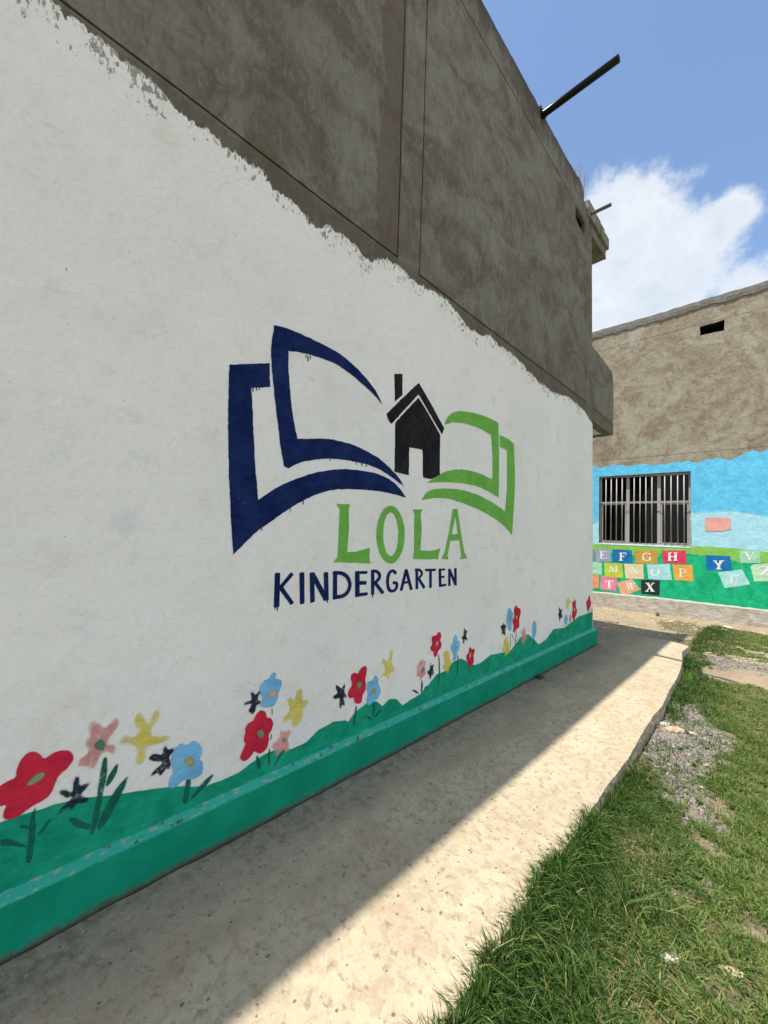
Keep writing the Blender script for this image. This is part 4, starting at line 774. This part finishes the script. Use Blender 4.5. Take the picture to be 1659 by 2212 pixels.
# rough cast coping, uneven along its top and lower lip
xs = np.arange(S0, S1, .05); V = []; F = []
cz = np.interp(xs, [p[0] for p in capz], [p[1] for p in capz])
for i, x in enumerate(xs):
    n = lambda s, f: (fbm(x * f + s, s * 1.7) - .5)
    lip = cz[i] - .09 + n(3, 6) * .09
    tz = cz[i] + .115 + n(1, 5) * .05
    V += [(x, .0, lip), (x, -.022 + n(5, 9) * .02, lip + .01), (x, -.026 + n(7, 9) * .02, (lip + tz) / 2 + n(8, 12) * .03), (x, -.014 + n(9, 9) * .02, tz), (x, .30, tz + .01)]
F = [(a * 5 + j, (a + 1) * 5 + j, (a + 1) * 5 + j + 1, a * 5 + j + 1) for a in range(len(xs) - 1) for j in range(4)]
mesh('coping', V, F, MAT_CAP, farb)
# body behind: sides, rear, roof; near-black surfaces paint in the darkness behind window and vent
box('side_wall', S0, S0 + .25, .291, 6, -.3, 7.2, MAT_FARCONC, farb); box('side_wall', S1 - .25, S1, .291, 6, -.3, 7.4, MAT_FARCONC, farb)
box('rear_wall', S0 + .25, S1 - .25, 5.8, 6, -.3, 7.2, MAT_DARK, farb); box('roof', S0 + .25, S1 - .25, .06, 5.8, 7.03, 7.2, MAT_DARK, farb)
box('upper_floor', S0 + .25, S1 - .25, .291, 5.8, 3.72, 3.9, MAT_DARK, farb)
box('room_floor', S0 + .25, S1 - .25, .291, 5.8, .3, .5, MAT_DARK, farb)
# paint coats on the lower wall
FBLUE = paint('paint_far_blue', (.125, .54, .84), .12, k=.9); FPALE = paint('paint_far_pale', (.38, .70, .84), .08, k=.9, soft=.06, cover=1.0, fine=22)
FLIME = paint('paint_far_lime', (.24, .54, .10), .14, k=.9); FGREEN = paint('paint_far_green', (.008, .42, .20), .22, k=.9, soft=.07, cover=1.0, fine=22)
FWHITE = paint('paint_far_white', (.72, .78, .74), .08, k=.9)
def band_edge(o, top):   # distance below the band's upper rim, for the feathered brush line
    P = np.array([v.co[:] for v in o.data.vertices]); T = np.array(top); attr(o, 'ed', np.interp(P[:, 0], T[:, 0], T[:, 1]) - P[:, 2])
def fcoat(name, poly, off, mat, parent, jit=.006, step=.03, holes=(), extra=None):
    return coat(name, poly, 0, mat, parent, jit=jit, step=step, holes=holes, extra=extra, to3=lambda p: (p[0], -off, p[1]))
PB = [(S0, .31), (-.0, .325), (1.273, .345), (2.339, .345), (3.372, .336), (S1, .31)]
bt = sorted(FAR_BLUE_TOP); top_blue = [(S0, 3.6)] + [tuple(p) for p in bt] + [(4.2, 3.75), (5.5, 3.62), (7, 3.8), (S1, 3.7)]
rag = dense(top_blue, .02, False); rag = rag + np.stack([np.zeros(len(rag)), (fbm(rag[:, 0] * 9, rag[:, 1] * 3) - .5) * .07 + (fbm(rag[:, 0] * 40, rag[:, 0] * 3) - .5) * .05], 1)
win_h = [(p[0], p[1]) for p in WIN]
V2, F2 = region(np.concatenate([np.array(PB), rag[::-1]]), [dense(WIN, .1)])
mesh('painted_sky', [(p[0], -.002, p[1]) for p in V2], F2, FBLUE, farb)
pale = [tuple(p) for p in PB] + [(S1, 2.3)] + [tuple(p) for p in FAR_PALE[::-1]] + [(2.079, 2.60), (.118, 2.40)] + [tuple(p) for p in FAR_PALE_L[::-1]] + [(-2, 2.3), (S0, 2.5)]
ps_ = fcoat('painted_pale_sky', pale, .004, FPALE, farb, .02, .05, [dense(WIN, .1)], grid_pts(-.5, 3.9, 1.7, 2.9, .08))
band_edge(ps_, [(S0, 2.5), (-2, 2.3)] + sorted(FAR_PALE_L) + [(.118, 2.40), (2.079, 2.60)] + sorted(FAR_PALE) + [(S1, 2.3)])
lime = [tuple(p) for p in PB] + [(S1, 1.35)] + [tuple(p) for p in FAR_LIME[::-1]] + [(.0, 1.62), (S0, 1.55)]
fcoat('painted_meadow', lime, .006, FLIME, farb, .012, .05)
green = [(x, z + .02) for x, z in PB] + [(S1, 1.1)] + [tuple(p) for p in FAR_GREEN[::-1]] + [(S0, 1.4)]
gl_ = fcoat('painted_lawn', green, .008, FGREEN, farb, .03, .04, extra=grid_pts(-.5, 3.9, .4, 1.6, .06))
band_edge(gl_, [(S0, 1.4)] + sorted(FAR_GREEN) + [(S1, 1.1)])
CC = dict(plum=(.45, .12, .18), lilac=(.33, .34, .58), royal=(.012, .16, .48), mustard=(.56, .32, .06), crimson=(.66, .05, .12), mint=(.34, .68, .50), lime=(.50, .60, .05),
          cream=(.74, .64, .42), sky=(.38, .70, .74), orange=(.78, .38, .07), salmon=(.78, .30, .16), rose=(.74, .22, .36), apricot=(.72, .40, .24), black=(.018, .028, .038),
          pink2=(.76, .38, .35), mint2=(.34, .64, .46), mint3=(.46, .72, .50))
CM = {k: paint('paint_card_' + k, v, .10, k=.9) for k, v in CC.items()}
FLET = paint('paint_letter_white', (.80, .82, .80), .06, k=1.5)
def R_(x0, y0, x1, y1): return [(x0, y0), (x1, y0), (x1, y1), (x0, y1)]
def ring(cx, cy, rx, ry, t0, t1, w0, w1, n=18):
    a = np.radians(np.linspace(t0, t1, n)); o = [(cx + rx * math.cos(q), cy + ry * math.sin(q)) for q in a]
    i = [(cx + (rx - w0 - (w1 - w0) * abs(math.cos(q))) * math.cos(q), cy + (ry - w0) * math.sin(q)) for q in a]; return o + i[::-1]
GL = {  # serif capitals in a unit box, thick and thin strokes as the sign painter drew them
 'E': [R_(.12, 0, .36, 1), R_(0, 0, .95, .10), R_(0, .90, .9, 1), R_(.36, .46, .62, .56), [(.85, 0), (.95, 0), (.95, .30), (.88, .28)], [(.82, 1), (.9, 1), (.9, .72), (.84, .74)], R_(.58, .38, .66, .66)],
 'F': [R_(.14, 0, .40, 1), R_(0, 0, .56, .09), R_(0, .90, .98, 1), R_(.40, .46, .66, .56), [(.88, 1), (.98, 1), (.98, .66), (.9, .70)], R_(.62, .36, .70, .66)],
 'G': [ring(.5, .5, .5, .5, 45, 330, .09, .17), R_(.72, .06, .92, .46), R_(.56, .40, 1.0, .48), [(.80, .98), (.86, .98), (.88, .66), (.80, .74)]],
 'H': [R_(.08, 0, .32, 1), R_(.68, 0, .92, 1), R_(.3, .45, .7, .55), R_(0, 0, .42, .08), R_(.58, 0, 1, .08), R_(0, .92, .42, 1), R_(.58, .92, 1, 1)],
 'L': [R_(.12, 0, .34, 1), R_(0, 0, 1, .10), R_(0, .92, .48, 1), [(.9, 0), (1, 0), (1, .34), (.93, .30)]],
 'M': [R_(.10, 0, .18, 1), R_(.74, 0, .95, 1), [(.08, 1), (.30, 1), (.56, .25), (.50, .0)], [(.50, 0), (.60, .2), (.80, 1), (.74, 1)], R_(0, 0, .28, .08), R_(.64, 0, 1.02, .08), R_(.74, .92, 1.02, 1), R_(0, .92, .2, 1)],
 'N': [R_(.10, 0, .18, 1), R_(.80, 0, .88, 1), [(.06, 1), (.30, 1), (.90, 0), (.72, 0)], R_(0, 0, .3, .08), R_(.68, .92, 1, 1), R_(0, .92, .2, 1)],
 'O': [ring(.5, .5, .5, .5, 0, 360, .07, .19, 30)],
 'P': [R_(.12, 0, .38, 1), R_(0, 0, .52, .08), R_(0, .92, .4, 1), ring(.5, .71, .5, .29, -95, 95, .08, .22)],
 'T': [R_(.37, 0, .63, 1), R_(0, .88, 1, 1), R_(.22, 0, .78, .08), [(0, .9), (.08, .9), (.04, .66), (0, .66)], [(.92, .9), (1, .9), (1, .66), (.96, .66)]],
 'U': [R_(.10, .3, .34, 1), R_(.74, .3, .84, 1), ring(.47, .32, .37, .32, 180, 360, .08, .22), R_(0, .92, .45, 1), R_(.6, .92, 1, 1)],
 'V': [[(.08, 1), (.36, 1), (.62, .18), (.50, 0)], [(.50, 0), (.58, .10), (.90, 1), (.80, 1)], R_(0, .92, .46, 1), R_(.64, .92, 1, 1)],
 'W': [[(.06, 1), (.24, 1), (.40, .2), (.32, 0)], [(.32, 0), (.38, .1), (.54, .9), (.48, .9)], [(.42, 1), (.58, 1), (.76, .2), (.66, 0)], [(.66, 0), (.73, .1), (.94, 1), (.87, 1)], R_(0, .92, .30, 1), R_(.76, .92, 1, 1)],
 'X': [[(.06, 1), (.34, 1), (.96, 0), (.66, 0)], [(.04, 0), (.16, 0), (.92, 1), (.78, 1)], R_(0, 0, .34, .08), R_(.56, 0, 1, .08), R_(0, .92, .44, 1), R_(.66, .92, 1, 1)],
 'Y': [R_(.38, 0, .64, .52), [(.06, 1), (.22, 1), (.50, .52), (.40, .44)], [(.62, 1), (.94, 1), (.64, .48), (.42, .50)], R_(.24, 0, .78, .08), R_(0, .92, .34, 1), R_(.56, .92, 1, 1)],
 'Z': [R_(.04, .88, .96, 1), R_(0, 0, 1, .12), [(.66, 1), (.96, 1), (.34, 0), (.02, 0)], [(.04, .9), (.12, .9), (.08, .66), (.04, .66)], R_(.92, 0, 1, .34)]}
for l, col, outl, bb in CARDS:
    o = fcoat('painted_card', outl, .010, CM[col], farb, .005, .03)
    o['label'] = {'plum': 'plum', 'lilac': 'lilac', 'royal': 'royal blue', 'mustard': 'mustard', 'crimson': 'crimson', 'mint': 'mint green', 'lime': 'lime yellow', 'cream': 'cream', 'sky': 'pale blue', 'orange': 'orange', 'salmon': 'salmon', 'rose': 'rose pink', 'apricot': 'apricot', 'black': 'black', 'pink2': 'blank salmon pink', 'mint2': 'sage green', 'mint3': 'pale mint'}[col] + ' painted card' + (' with letter ' + l if l else '')
    if not l: continue
    A, B_, D_, E_ = [np.array(p) for p in bb]      # top left, top right, bottom right, bottom left
    V = []; F = []
    for k, poly in enumerate(GL[l]):
        q = []
        for u, v in dense(poly, .12):
            q.append((E_ * (1 - u) + D_ * u) * (1 - v) + (A * (1 - u) + B_ * u) * v)
        vv, ff = region(np.array(q)); b = len(V); V += [(p[0], -.0125 - .0004 * k, p[1]) for p in vv]; F += [tuple(b + i for i in t) for t in ff]
    mesh('painted_letter', V, F, FLET, o)
# barred window
zw0, zw1 = 1.655, 3.45
win = bpy.data.objects.new('window', None)
fr = []
def wbox(name, x0, x1, z0, z1, y0, y1, mat, parent): return box(name, x0, x1, y0, y1, z0, z1, mat, parent, bevel=.003)
wroot = wbox('window', .124, 2.076, zw0 - .012, zw0 + .035, .115, .175, MAT_ALU, farb)      # sill rail carries the rest
wroot['label'] = 'barred aluminium window with dark panes'
wbox('frame', .124, .172, zw0 + .036, zw1 - .045, .115, .175, MAT_ALU, wroot); wbox('frame', 2.03, 2.074, zw0 + .036, zw1 - .045, .115, .175, MAT_ALU, wroot)
wbox('frame', .124, 2.074, zw1 - .044, zw1 + .01, .115, .175, MAT_ALU, wroot)
for mx_ in MULL: wbox('mullion', mx_ - .036, mx_ + .036, zw0 + .036, zw1 - .045, .112, .172, MAT_ALU, wroot)
segs = [(.173, MULL[0] - .037), (MULL[0] + .037, MULL[1] - .037), (MULL[1] + .037, 2.029)]
for a, b in segs: wbox('transom', a, b, TRANS - .022, TRANS + .022, .114, .17, MAT_ALU, wroot)
for i, (a, b) in enumerate(segs):
    mesh('pane', [(a, .150, zw0 + .036), (b, .150, zw0 + .036), (b, .150, TRANS - .022), (a, .150, TRANS - .022)], [(0, 1, 2, 3)], MAT_GLASS, wroot)
    mesh('pane', [(a, .150, TRANS + .022), (b, .150, TRANS + .022), (b, .150, zw1 - .045), (a, .150, zw1 - .045)], [(0, 1, 2, 3)], MAT_GLASS, wroot)
    if i != 1:   # opening casements have a frame of their own
        for x0, x1, z0, z1 in ((a + .002, a + .03, zw0 + .04, TRANS - .026), (b - .03, b - .002, zw0 + .04, TRANS - .026), (a + .031, b - .031, zw0 + .04, zw0 + .07), (a + .031, b - .031, TRANS - .055, TRANS - .026)):
            wbox('casement', x0, x1, z0, z1, .126, .149, MAT_ALU, wroot)
for bx in BARS: tube('bar', (bx, .035, zw0 - .02), (bx, .035, zw1 + .01), .0125, MAT_BAR, wroot, 10)
for zz in (TRANS + .012,): box('bar_rail', .124, 2.074, .030, .040, zz - .012, zz + .012, MAT_BAR, wroot)
box('window_sill', .12, 2.085, -.012, .112, zw0 - .045, zw0 - .013, FWHITE, farb, bevel=.006)
# plinth of the far building
def make_farplinth():
    m = Mat('far_plinth', .92); a = m.noise(9, 5, .65, stretch=(1, 1, 2.)); b = m.noise(50, 4, .6); x = m.sep(m.pos)[0]
    c = m.mix(m.step(a, .35, .65), (.40, .365, .315), (.56, .53, .48)); c = m.mix(m.math('MULTIPLY', m.step(m.noise(2.2, 4, .6), .48, .66), .7), c, (.34, .265, .175))
    m.color(m.mix(.5, c, m.mix(b, (.75, .75, .75), (1.2, 1.2, 1.2)), 'MULTIPLY')); m.normal(m.bump(m.math('ADD', a, b), .025)); return m.m
MAT_FP = make_farplinth()
xs = np.arange(S0, S1, .06); V = []
pz = np.interp(xs, [p[0] for p in PB], [p[1] for p in PB])
for i, x in enumerate(xs):
    n = lambda s, f: (fbm(x * f + s, s * 1.7) - .5)
    V += [(x, -.055 + n(1, 4) * .03, -.15), (x, -.045 + n(2, 5) * .03, .06 + n(9, 3) * .03), (x, -.035 + n(3, 6) * .02, .2), (x, -.03 + n(4, 6) * .012, pz[i] - .018 + n(5, 5) * .012), (x, .01, pz[i] + .004 + n(6, 5) * .01)]
F = [(a * 5 + j, (a + 1) * 5 + j, (a + 1) * 5 + j + 1, a * 5 + j + 1) for a in range(len(xs) - 1) for j in range(4)]
mesh('plinth', V, F, MAT_FP, farb)
V = []
for i, x in enumerate(xs): V += [(x, -.022, pz[i] - .004), (x, -.020, pz[i] + .022 + (fbm(x * 8, 3.) - .5) * .03)]
mesh('painted_line', V, [(a * 2, (a + 1) * 2, (a + 1) * 2 + 1, a * 2 + 1) for a in range(len(xs) - 1)], FWHITE, farb)

# ---------------------------------------------------------------- gravel, grass, stones, weeds
def pebbles(name, P, size, cols, flat=.6):
    n = len(P); base = np.array([(1, 0, 0), (.3, .95, 0), (-.8, .6, .1), (-.8, -.6, 0), (.3, -.95, .1), (.1, .1, .8), (-.1, 0, -.8), (.5, .4, .6)])
    faces = np.array([(5, 7, 1), (7, 0, 1), (5, 1, 2), (5, 2, 3), (5, 3, 4), (5, 4, 0), (5, 0, 7), (6, 1, 0), (6, 2, 1), (6, 3, 2), (6, 4, 3), (6, 0, 4)])
    B = base[None] * rng.uniform(.7, 1.25, (n, 8, 1)); B = B * np.stack([rng.uniform(.8, 1.4, n), rng.uniform(.6, 1., n), rng.uniform(.35, .8, n) * flat / .6], 1)[:, None]
    a = rng.uniform(0, 6.28, n); t = rng.normal(0, .35, n); c, s = np.cos(a), np.sin(a)
    x = B[..., 0] * c[:, None] - B[..., 1] * s[:, None]; y = B[..., 0] * s[:, None] + B[..., 1] * c[:, None]; z = B[..., 2] + B[..., 0] * np.sin(t)[:, None]
    V = np.stack([x, y, z], -1) * size[:, None, None] + P[:, None]
    F = (faces[None] + (np.arange(n) * 8)[:, None, None]).reshape(-1, 3)
    return fast_mesh(name, V.reshape(-1, 3), F, np.full(len(F), 3), MAT_STONE, np.repeat(cols, 8, 0), smooth=False)
pts = []
for i, p in enumerate(GRAVEL):
    A = np.array(p); lo, hi = A.min(0) - .15, A.max(0) + .15; n = int((hi - lo).prod() * (2400 if i < 2 else 1500))
    q = rng.uniform(lo, hi, (n, 2)); wq = q + np.stack([(fbm(q[:, 0] * 6, q[:, 1] * 6) - .5) * .34 + rng.normal(0, .025, n), (fbm(q[:, 0] * 6 + 9, q[:, 1] * 6) - .5) * .6 + rng.normal(0, .06, n)], 1)
    pts.append(q[inside(wq[:, 0], wq[:, 1], p) & (q[:, 0] > slab_x(q[:, 1]) + .01)])
q = rng.uniform((-1.6, 8.0), (2.2, 11.3), (2200, 2)); pts.append(q)
q = rng.uniform((1.2, .8), (3.0, 8), (700, 2)); pts.append(q[q[:, 0] > slab_x(q[:, 1]) + .02])
q = np.concatenate(pts); n = len(q); size = rng.gamma(1.9, .0034, n) + .0024
size[q[:, 1] > 8] *= 1.4
cols = np.array([(.40, .40, .42), (.30, .30, .34), (.52, .50, .48), (.36, .30, .28), (.22, .21, .24), (.56, .54, .51)])[rng.integers(0, 6, n)] * rng.uniform(.45, .95, (n, 1)) * np.array((1.04, .98, .95))
lt = q[:, 1] > 8; cols[lt] = np.array((.52, .44, .34)) * rng.uniform(.7, 1.3, (lt.sum(), 1))
gv = pebbles('gravel', np.column_stack([q, ground_z(q[:, 0], q[:, 1]) + size * .08]), size, cols)
gv['kind'] = 'stuff'; gv['label'] = 'loose grey gravel beside the walkway'; gv['category'] = 'gravel'

def blades(name, P, h, lean, az, wid, cols, mat=MAT_GRASS):
    n = len(P); d = np.stack([np.cos(az), np.sin(az)], 1); sd = rng.uniform(0, 6.28, n); sv = np.stack([np.cos(sd), np.sin(sd), np.zeros(n)], 1)
    V = np.zeros((n, 7, 3))
    for k, t in enumerate((0., .35, .7)):
        c = P.copy(); c[:, :2] += d * (lean * h * t ** 1.6)[:, None]; c[:, 2] += h * t * (1 - .28 * np.minimum(lean, 1.6) * t)
        ww = wid * (1., .95, .62)[k]
        V[:, 2 * k] = c - sv * ww[:, None] / 2; V[:, 2 * k + 1] = c + sv * ww[:, None] / 2
    c = P.copy(); c[:, :2] += d * (lean * h)[:, None]; c[:, 2] += h * np.maximum(.08, 1 - .42 * np.minimum(lean, 2.2)); V[:, 6] = c
    f4 = np.array([(0, 1, 3, 2), (2, 3, 5, 4)]); f3 = np.array([4, 5, 6])
    o = (np.arange(n) * 7)[:, None]
    loops = np.concatenate([f4.ravel()[None] + o, f3[None] + o], 1).ravel()
    return fast_mesh(name, V.reshape(-1, 3), loops, np.tile([4, 4, 3], n), mat, np.repeat(cols, 7, 0))
def grass_cols(n, x, y, dry):
    g = np.array([(.026, .074, .012), (.042, .102, .018), (.080, .145, .030), (.034, .084, .018)])[rng.integers(0, 4, n)] * rng.uniform(.75, 1.25, (n, 1))
    yel = np.array((.17, .20, .055)) * rng.uniform(.8, 1.2, (n, 1)); st = np.array((.33, .275, .145)) * rng.uniform(.7, 1.2, (n, 1))
    out = np.clip((x - slab_x(y) - .15) / .45, 0, 1) * np.clip((y - .9) / 1.4, .25, 1)
    g = g * (1 + .55 * out)[:, None] + out[:, None] * np.array((.022, .016, .010)); yel = yel * (1 + .25 * out)[:, None]
    r = rng.random(n); c = np.where((r < .10 + .28 * out + .30 * dry)[:, None], yel, g); return np.where((rng.random(n) < .02 + .17 * dry)[:, None], st, c)
# lawn, denser where the camera stands
sets = []
for (x0, x1, y0, y1, den) in ((.9, 2.05, .9, 3.2, 34000), (.9, 2.05, 3.2, 6.2, 22000), (.9, 2.05, 6.2, 11.2, 11000), (2.05, 3.4, .0, 6, 9000), (2.05, 3.6, 6, 11.2, 6500), (1.2, 3.4, -1.5, .9, 8000), (3.4, 7.5, -2.5, 11.0, 2600)):
    n = int((x1 - x0) * (y1 - y0) * den); sets.append(rng.uniform((x0, y0), (x1, y1), (n, 2)))
q = np.concatenate(sets); clump = fbm(q[:, 0] * 9, q[:, 1] * 9); broad = fbm(q[:, 0] * 1.7 + 5, q[:, 1] * 1.7)
keep = rng.random(len(q)) < grass_mask(q[:, 0], q[:, 1]) * np.clip((7.4 - q[:, 0] + (broad - .5) * 4) / 2.2, 0, 1) * np.clip((clump - .22) * 3.0, .12, 1) * np.clip(.35 + 1.3 * broad, 0, 1)
q = q[keep]; clump = clump[keep]; broad = broad[keep]; n = len(q)
dry = np.clip((fbm(q[:, 0] * 2.3 + 31, q[:, 1] * 2.3 + 7) - .42) * 3.2, 0, 1)
dist_edge = np.clip((q[:, 0] - slab_x(q[:, 1])) / .30, 0, 1)
h = (.018 + .048 * clump * (1.25 - .6 * dry) + .045 * (1 - dist_edge) * (clump > .45)) * rng.uniform(.6, 1.4, n) * np.where(q[:, 1] > 6, .8, 1)
lean = rng.gamma(2.4, .45, n); az = rng.uniform(0, 6.28, n) ; wid = rng.uniform(.0034, .0068, n) * np.where(q[:, 1] > 5, 1.3, 1) * np.where(q[:, 0] > 3.4, 1.7, np.where(q[:, 0] > 2.05, 1.25, 1))
P = np.column_stack([q, ground_z(q[:, 0], q[:, 1]) - .004])
sets_b = [(P, h, lean, az, wid, grass_cols(n, q[:, 0], q[:, 1], dry))]
# dead stalks lying in the lawn
m_ = rng.random(n) < .022; k = m_.sum(); sets_b.append((P[m_] + (0, 0, .012), rng.uniform(.03, .07, k), rng.uniform(1.6, 2.6, k), rng.uniform(0, 6.28, k), rng.uniform(.0015, .003, k), np.array((.34, .28, .15)) * rng.uniform(.6, 1.2, (k, 1))))
# runners that have crept over the edge of the slab
def creep(count):
    ty = rng.uniform(.85, 2.6, count); amp = np.clip((fbm(ty * 4.1, ty * 0 + 2) - .34) * 3.0, 0, 1) * np.clip((2.7 - ty) / .9, 0, 1)
    b = np.repeat(np.arange(count), 14); k = len(b)
    tx = slab_x(ty) + .03 - rng.random(count) ** 1.5 * .060 * amp * np.clip((ty - .75) / .7, .3, 1)
    p = np.column_stack([tx[b] + rng.normal(0, .012, k), ty[b] + rng.normal(0, .03, k), np.full(k, .113)])
    on = p[:, 0] < slab_x(p[:, 1]); p[~on, 2] = .06
    return (p, rng.uniform(.025, .070, k) + np.where(on, 0, .045), rng.gamma(2.6, .40, k), np.where(rng.random(k) < .4, rng.normal(math.pi, .9, k), rng.uniform(0, 6.28, k)), rng.uniform(.0034, .0066, k), grass_cols(k, p[:, 0], p[:, 1], np.zeros(k)))
# long tufts against the slab edge
def tufts(count, ylo, yhi, spread, hmin, hmax, nb, over=.45):
    ty = rng.uniform(ylo, yhi, count); tx = slab_x(ty) + .02 + np.abs(rng.normal(0, spread, count)); th = rng.uniform(hmin, hmax, count)
    b = np.repeat(np.arange(count), nb); k = len(b); p = np.column_stack([tx[b] + rng.normal(0, .016, k), ty[b] + rng.normal(0, .022, k)])
    p[:, 0] = np.maximum(p[:, 0], slab_x(p[:, 1]) + .012)
    hh = th[b] * rng.uniform(.35, 1.12, k) * (.72 + .56 * fbm(p[:, 0] * 7, p[:, 1] * 7)); az_ = np.where(rng.random(k) < over, rng.normal(math.pi, .7, k), rng.uniform(0, 6.28, k)); ln_ = rng.gamma(2.6, .30, k)
    c = grass_cols(k, p[:, 0], p[:, 1], np.full(k, .0)) * rng.uniform(.85, 1.1, count)[b][:, None]
    return (np.column_stack([p, ground_z(p[:, 0], p[:, 1]) - .004]), hh, ln_, az_, rng.uniform(.0036, .0072, k), c)
def broadleaf(count):   # little rosettes of broad leaves among the grass
    c0 = rng.uniform((1.22, 1.0), (2.0, 6.4), (count, 2)); b = np.repeat(np.arange(count), 9); k = len(b)
    p = np.column_stack([c0[b] + rng.normal(0, .008, (k, 2)), ground_z(c0[b, 0], c0[b, 1]) + .006]); p[:, 0] = np.maximum(p[:, 0], slab_x(p[:, 1]) + .02)
    return (p, rng.uniform(.022, .045, k), rng.uniform(.7, 1.6, k), rng.uniform(0, 6.28, k), rng.uniform(.010, .017, k), np.array((.075, .15, .035)) * rng.uniform(.7, 1.3, (k, 1)))
sets_b += [broadleaf(90), creep(520), tufts(420, .85, 2.6, .03, .10, .155, 24), tufts(120, 2.6, 3.45, .03, .08, .14, 20), tufts(330, .9, 2.35, .13, .08, .145, 26), tufts(110, 2.35, 3.45, .06, .07, .13, 20), tufts(200, .9, 2.3, .025, .13, .18, 18, .55), tufts(40, 2.3, 3.4, .012, .13, .18, 14, .7), tufts(110, 5.35, 7.3, .10, .07, .13, 20), tufts(190, .9, 2.5, .32, .05, .095, 22)]
grass = blades('grass', *[np.concatenate([s[i] for s in sets_b]) for i in range(6)])
grass['kind'] = 'stuff'; grass['label'] = 'rough green lawn grass beside the walkway'; grass['category'] = 'grass'

def weed(x, y, z, label, count, h0, h1, tint, lean0=.8):
    p = np.column_stack([rng.normal(0, .022, count), rng.normal(0, .035, count), np.zeros(count)]); hh = rng.uniform(h0, h1, count)
    c = np.array(tint) * rng.uniform(.6, 1.3, (count, 1))
    o = blades('weed', p, hh, rng.gamma(2.2, lean0 / 2.2, count), rng.uniform(0, 6.28, count), rng.uniform(.004, .008, count), c)
    o.location = (x, y, z); o['label'] = label; o['category'] = 'plant'; return o
weed(.045, 4.50, .118, 'small green weed growing in the crack at the foot of the green plinth', 70, .02, .055, (.05, .095, .025), 1.2)
weed(1.17, 6.28, -.01, 'bright yellow green weed at the edge of the concrete walkway', 60, .08, .17, (.13, .24, .035), .8)
weed(1.25, 4.85, -.01, 'small green weed in the gravel beside the walkway edge', 60, .03, .08, (.07, .14, .03), 1.1)
weed(-.05, 11.28, -.02, 'low dry weed at the foot of the far building below the black card', 60, .05, .14, (.14, .14, .05), .8)
def stone(x, y, s, sx, sy, sz, col, label, seed, rot=0., z=None):
    bm = bmesh.new(); bmesh.ops.create_icosphere(bm, subdivisions=3, radius=1)
    r2 = random.Random(seed); ph = [r2.uniform(0, 6) for _ in range(6)]
    for v in bm.verts:
        c = v.co; k_ = 1 + .16 * math.sin(3.1 * c.x + ph[0]) * math.sin(2.7 * c.y + ph[1]) + .12 * math.sin(5.3 * c.y + ph[2]) * math.sin(4.1 * c.z + ph[3]) + .05 * math.sin(11 * c.x + ph[4])
        q_ = c * k_
        for nx_, ny_, nz_ in ((.3, .2, .93), (-.6, .5, .6), (.7, -.5, .5), (-.4, -.8, .45)):   # knock flat facets
            dd = q_.x * nx_ + q_.y * ny_ + q_.z * nz_
            if dd > .72: q_ = q_ - Vector((nx_, ny_, nz_)) * (dd - .72) * .8
        v.co = Vector((q_.x * sx * s, q_.y * sy * s, q_.z * sz * s))
    me = bpy.data.meshes.new('stone'); bm.to_mesh(me); bm.free()
    a = me.color_attributes.new('col', 'FLOAT_COLOR', 'POINT'); a.data.foreach_set('color', np.tile((*col, 1.), len(me.vertices)).astype(np.float32))
    o = link('stone', me, MAT_STONE); o.location = (x, y, (float(ground_z(x, y)) if z is None else z) + s * sz * .45); o.rotation_euler = (0, 0, rot)
    o['label'] = label; o['category'] = 'stone'; return o
stone(1.295, 4.55, .065, 1.25, .8, .35, (.48, .36, .24), 'flat tan stone lying on the gravel beside the walkway', 1, .5)
stone(1.41, 4.60, .032, 1.2, .8, .4, (.58, .50, .36), 'small pale yellow stone right of the flat tan stone', 2)
stone(1.205, 4.62, .042, 1.4, .8, .4, (.50, .48, .44), 'pale grey stone between the walkway edge and the tan stone', 3, .8)
stone(1.412, 8.075, .055, 1.1, .8, .5, (.16, .14, .13), 'dark stone on the bare strip near the far grass', 4)
stone(1.655, 2.09, .036, 1.5, .8, .5, (.66, .62, .56), 'white stone half hidden in the near grass', 5, .9)
stone(1.835, 2.22, .034, 1.5, .7, .4, (.55, .45, .30), 'cream stone in the grass at the right of the white stone', 6, .4)
stone(1.785, 2.88, .022, 1.0, .8, .6, (.62, .45, .26), 'small orange stone in the lawn', 7)
stone(1.20, 11.1, .06, 1.4, .8, .5, (.60, .56, .50), 'pale stone at the foot of the far building plinth', 8)
stone(-.60, 9.50, .12, 1.5, .8, .3, (.24, .20, .16), 'flat brown stone in the building shadow past the corner', 9)
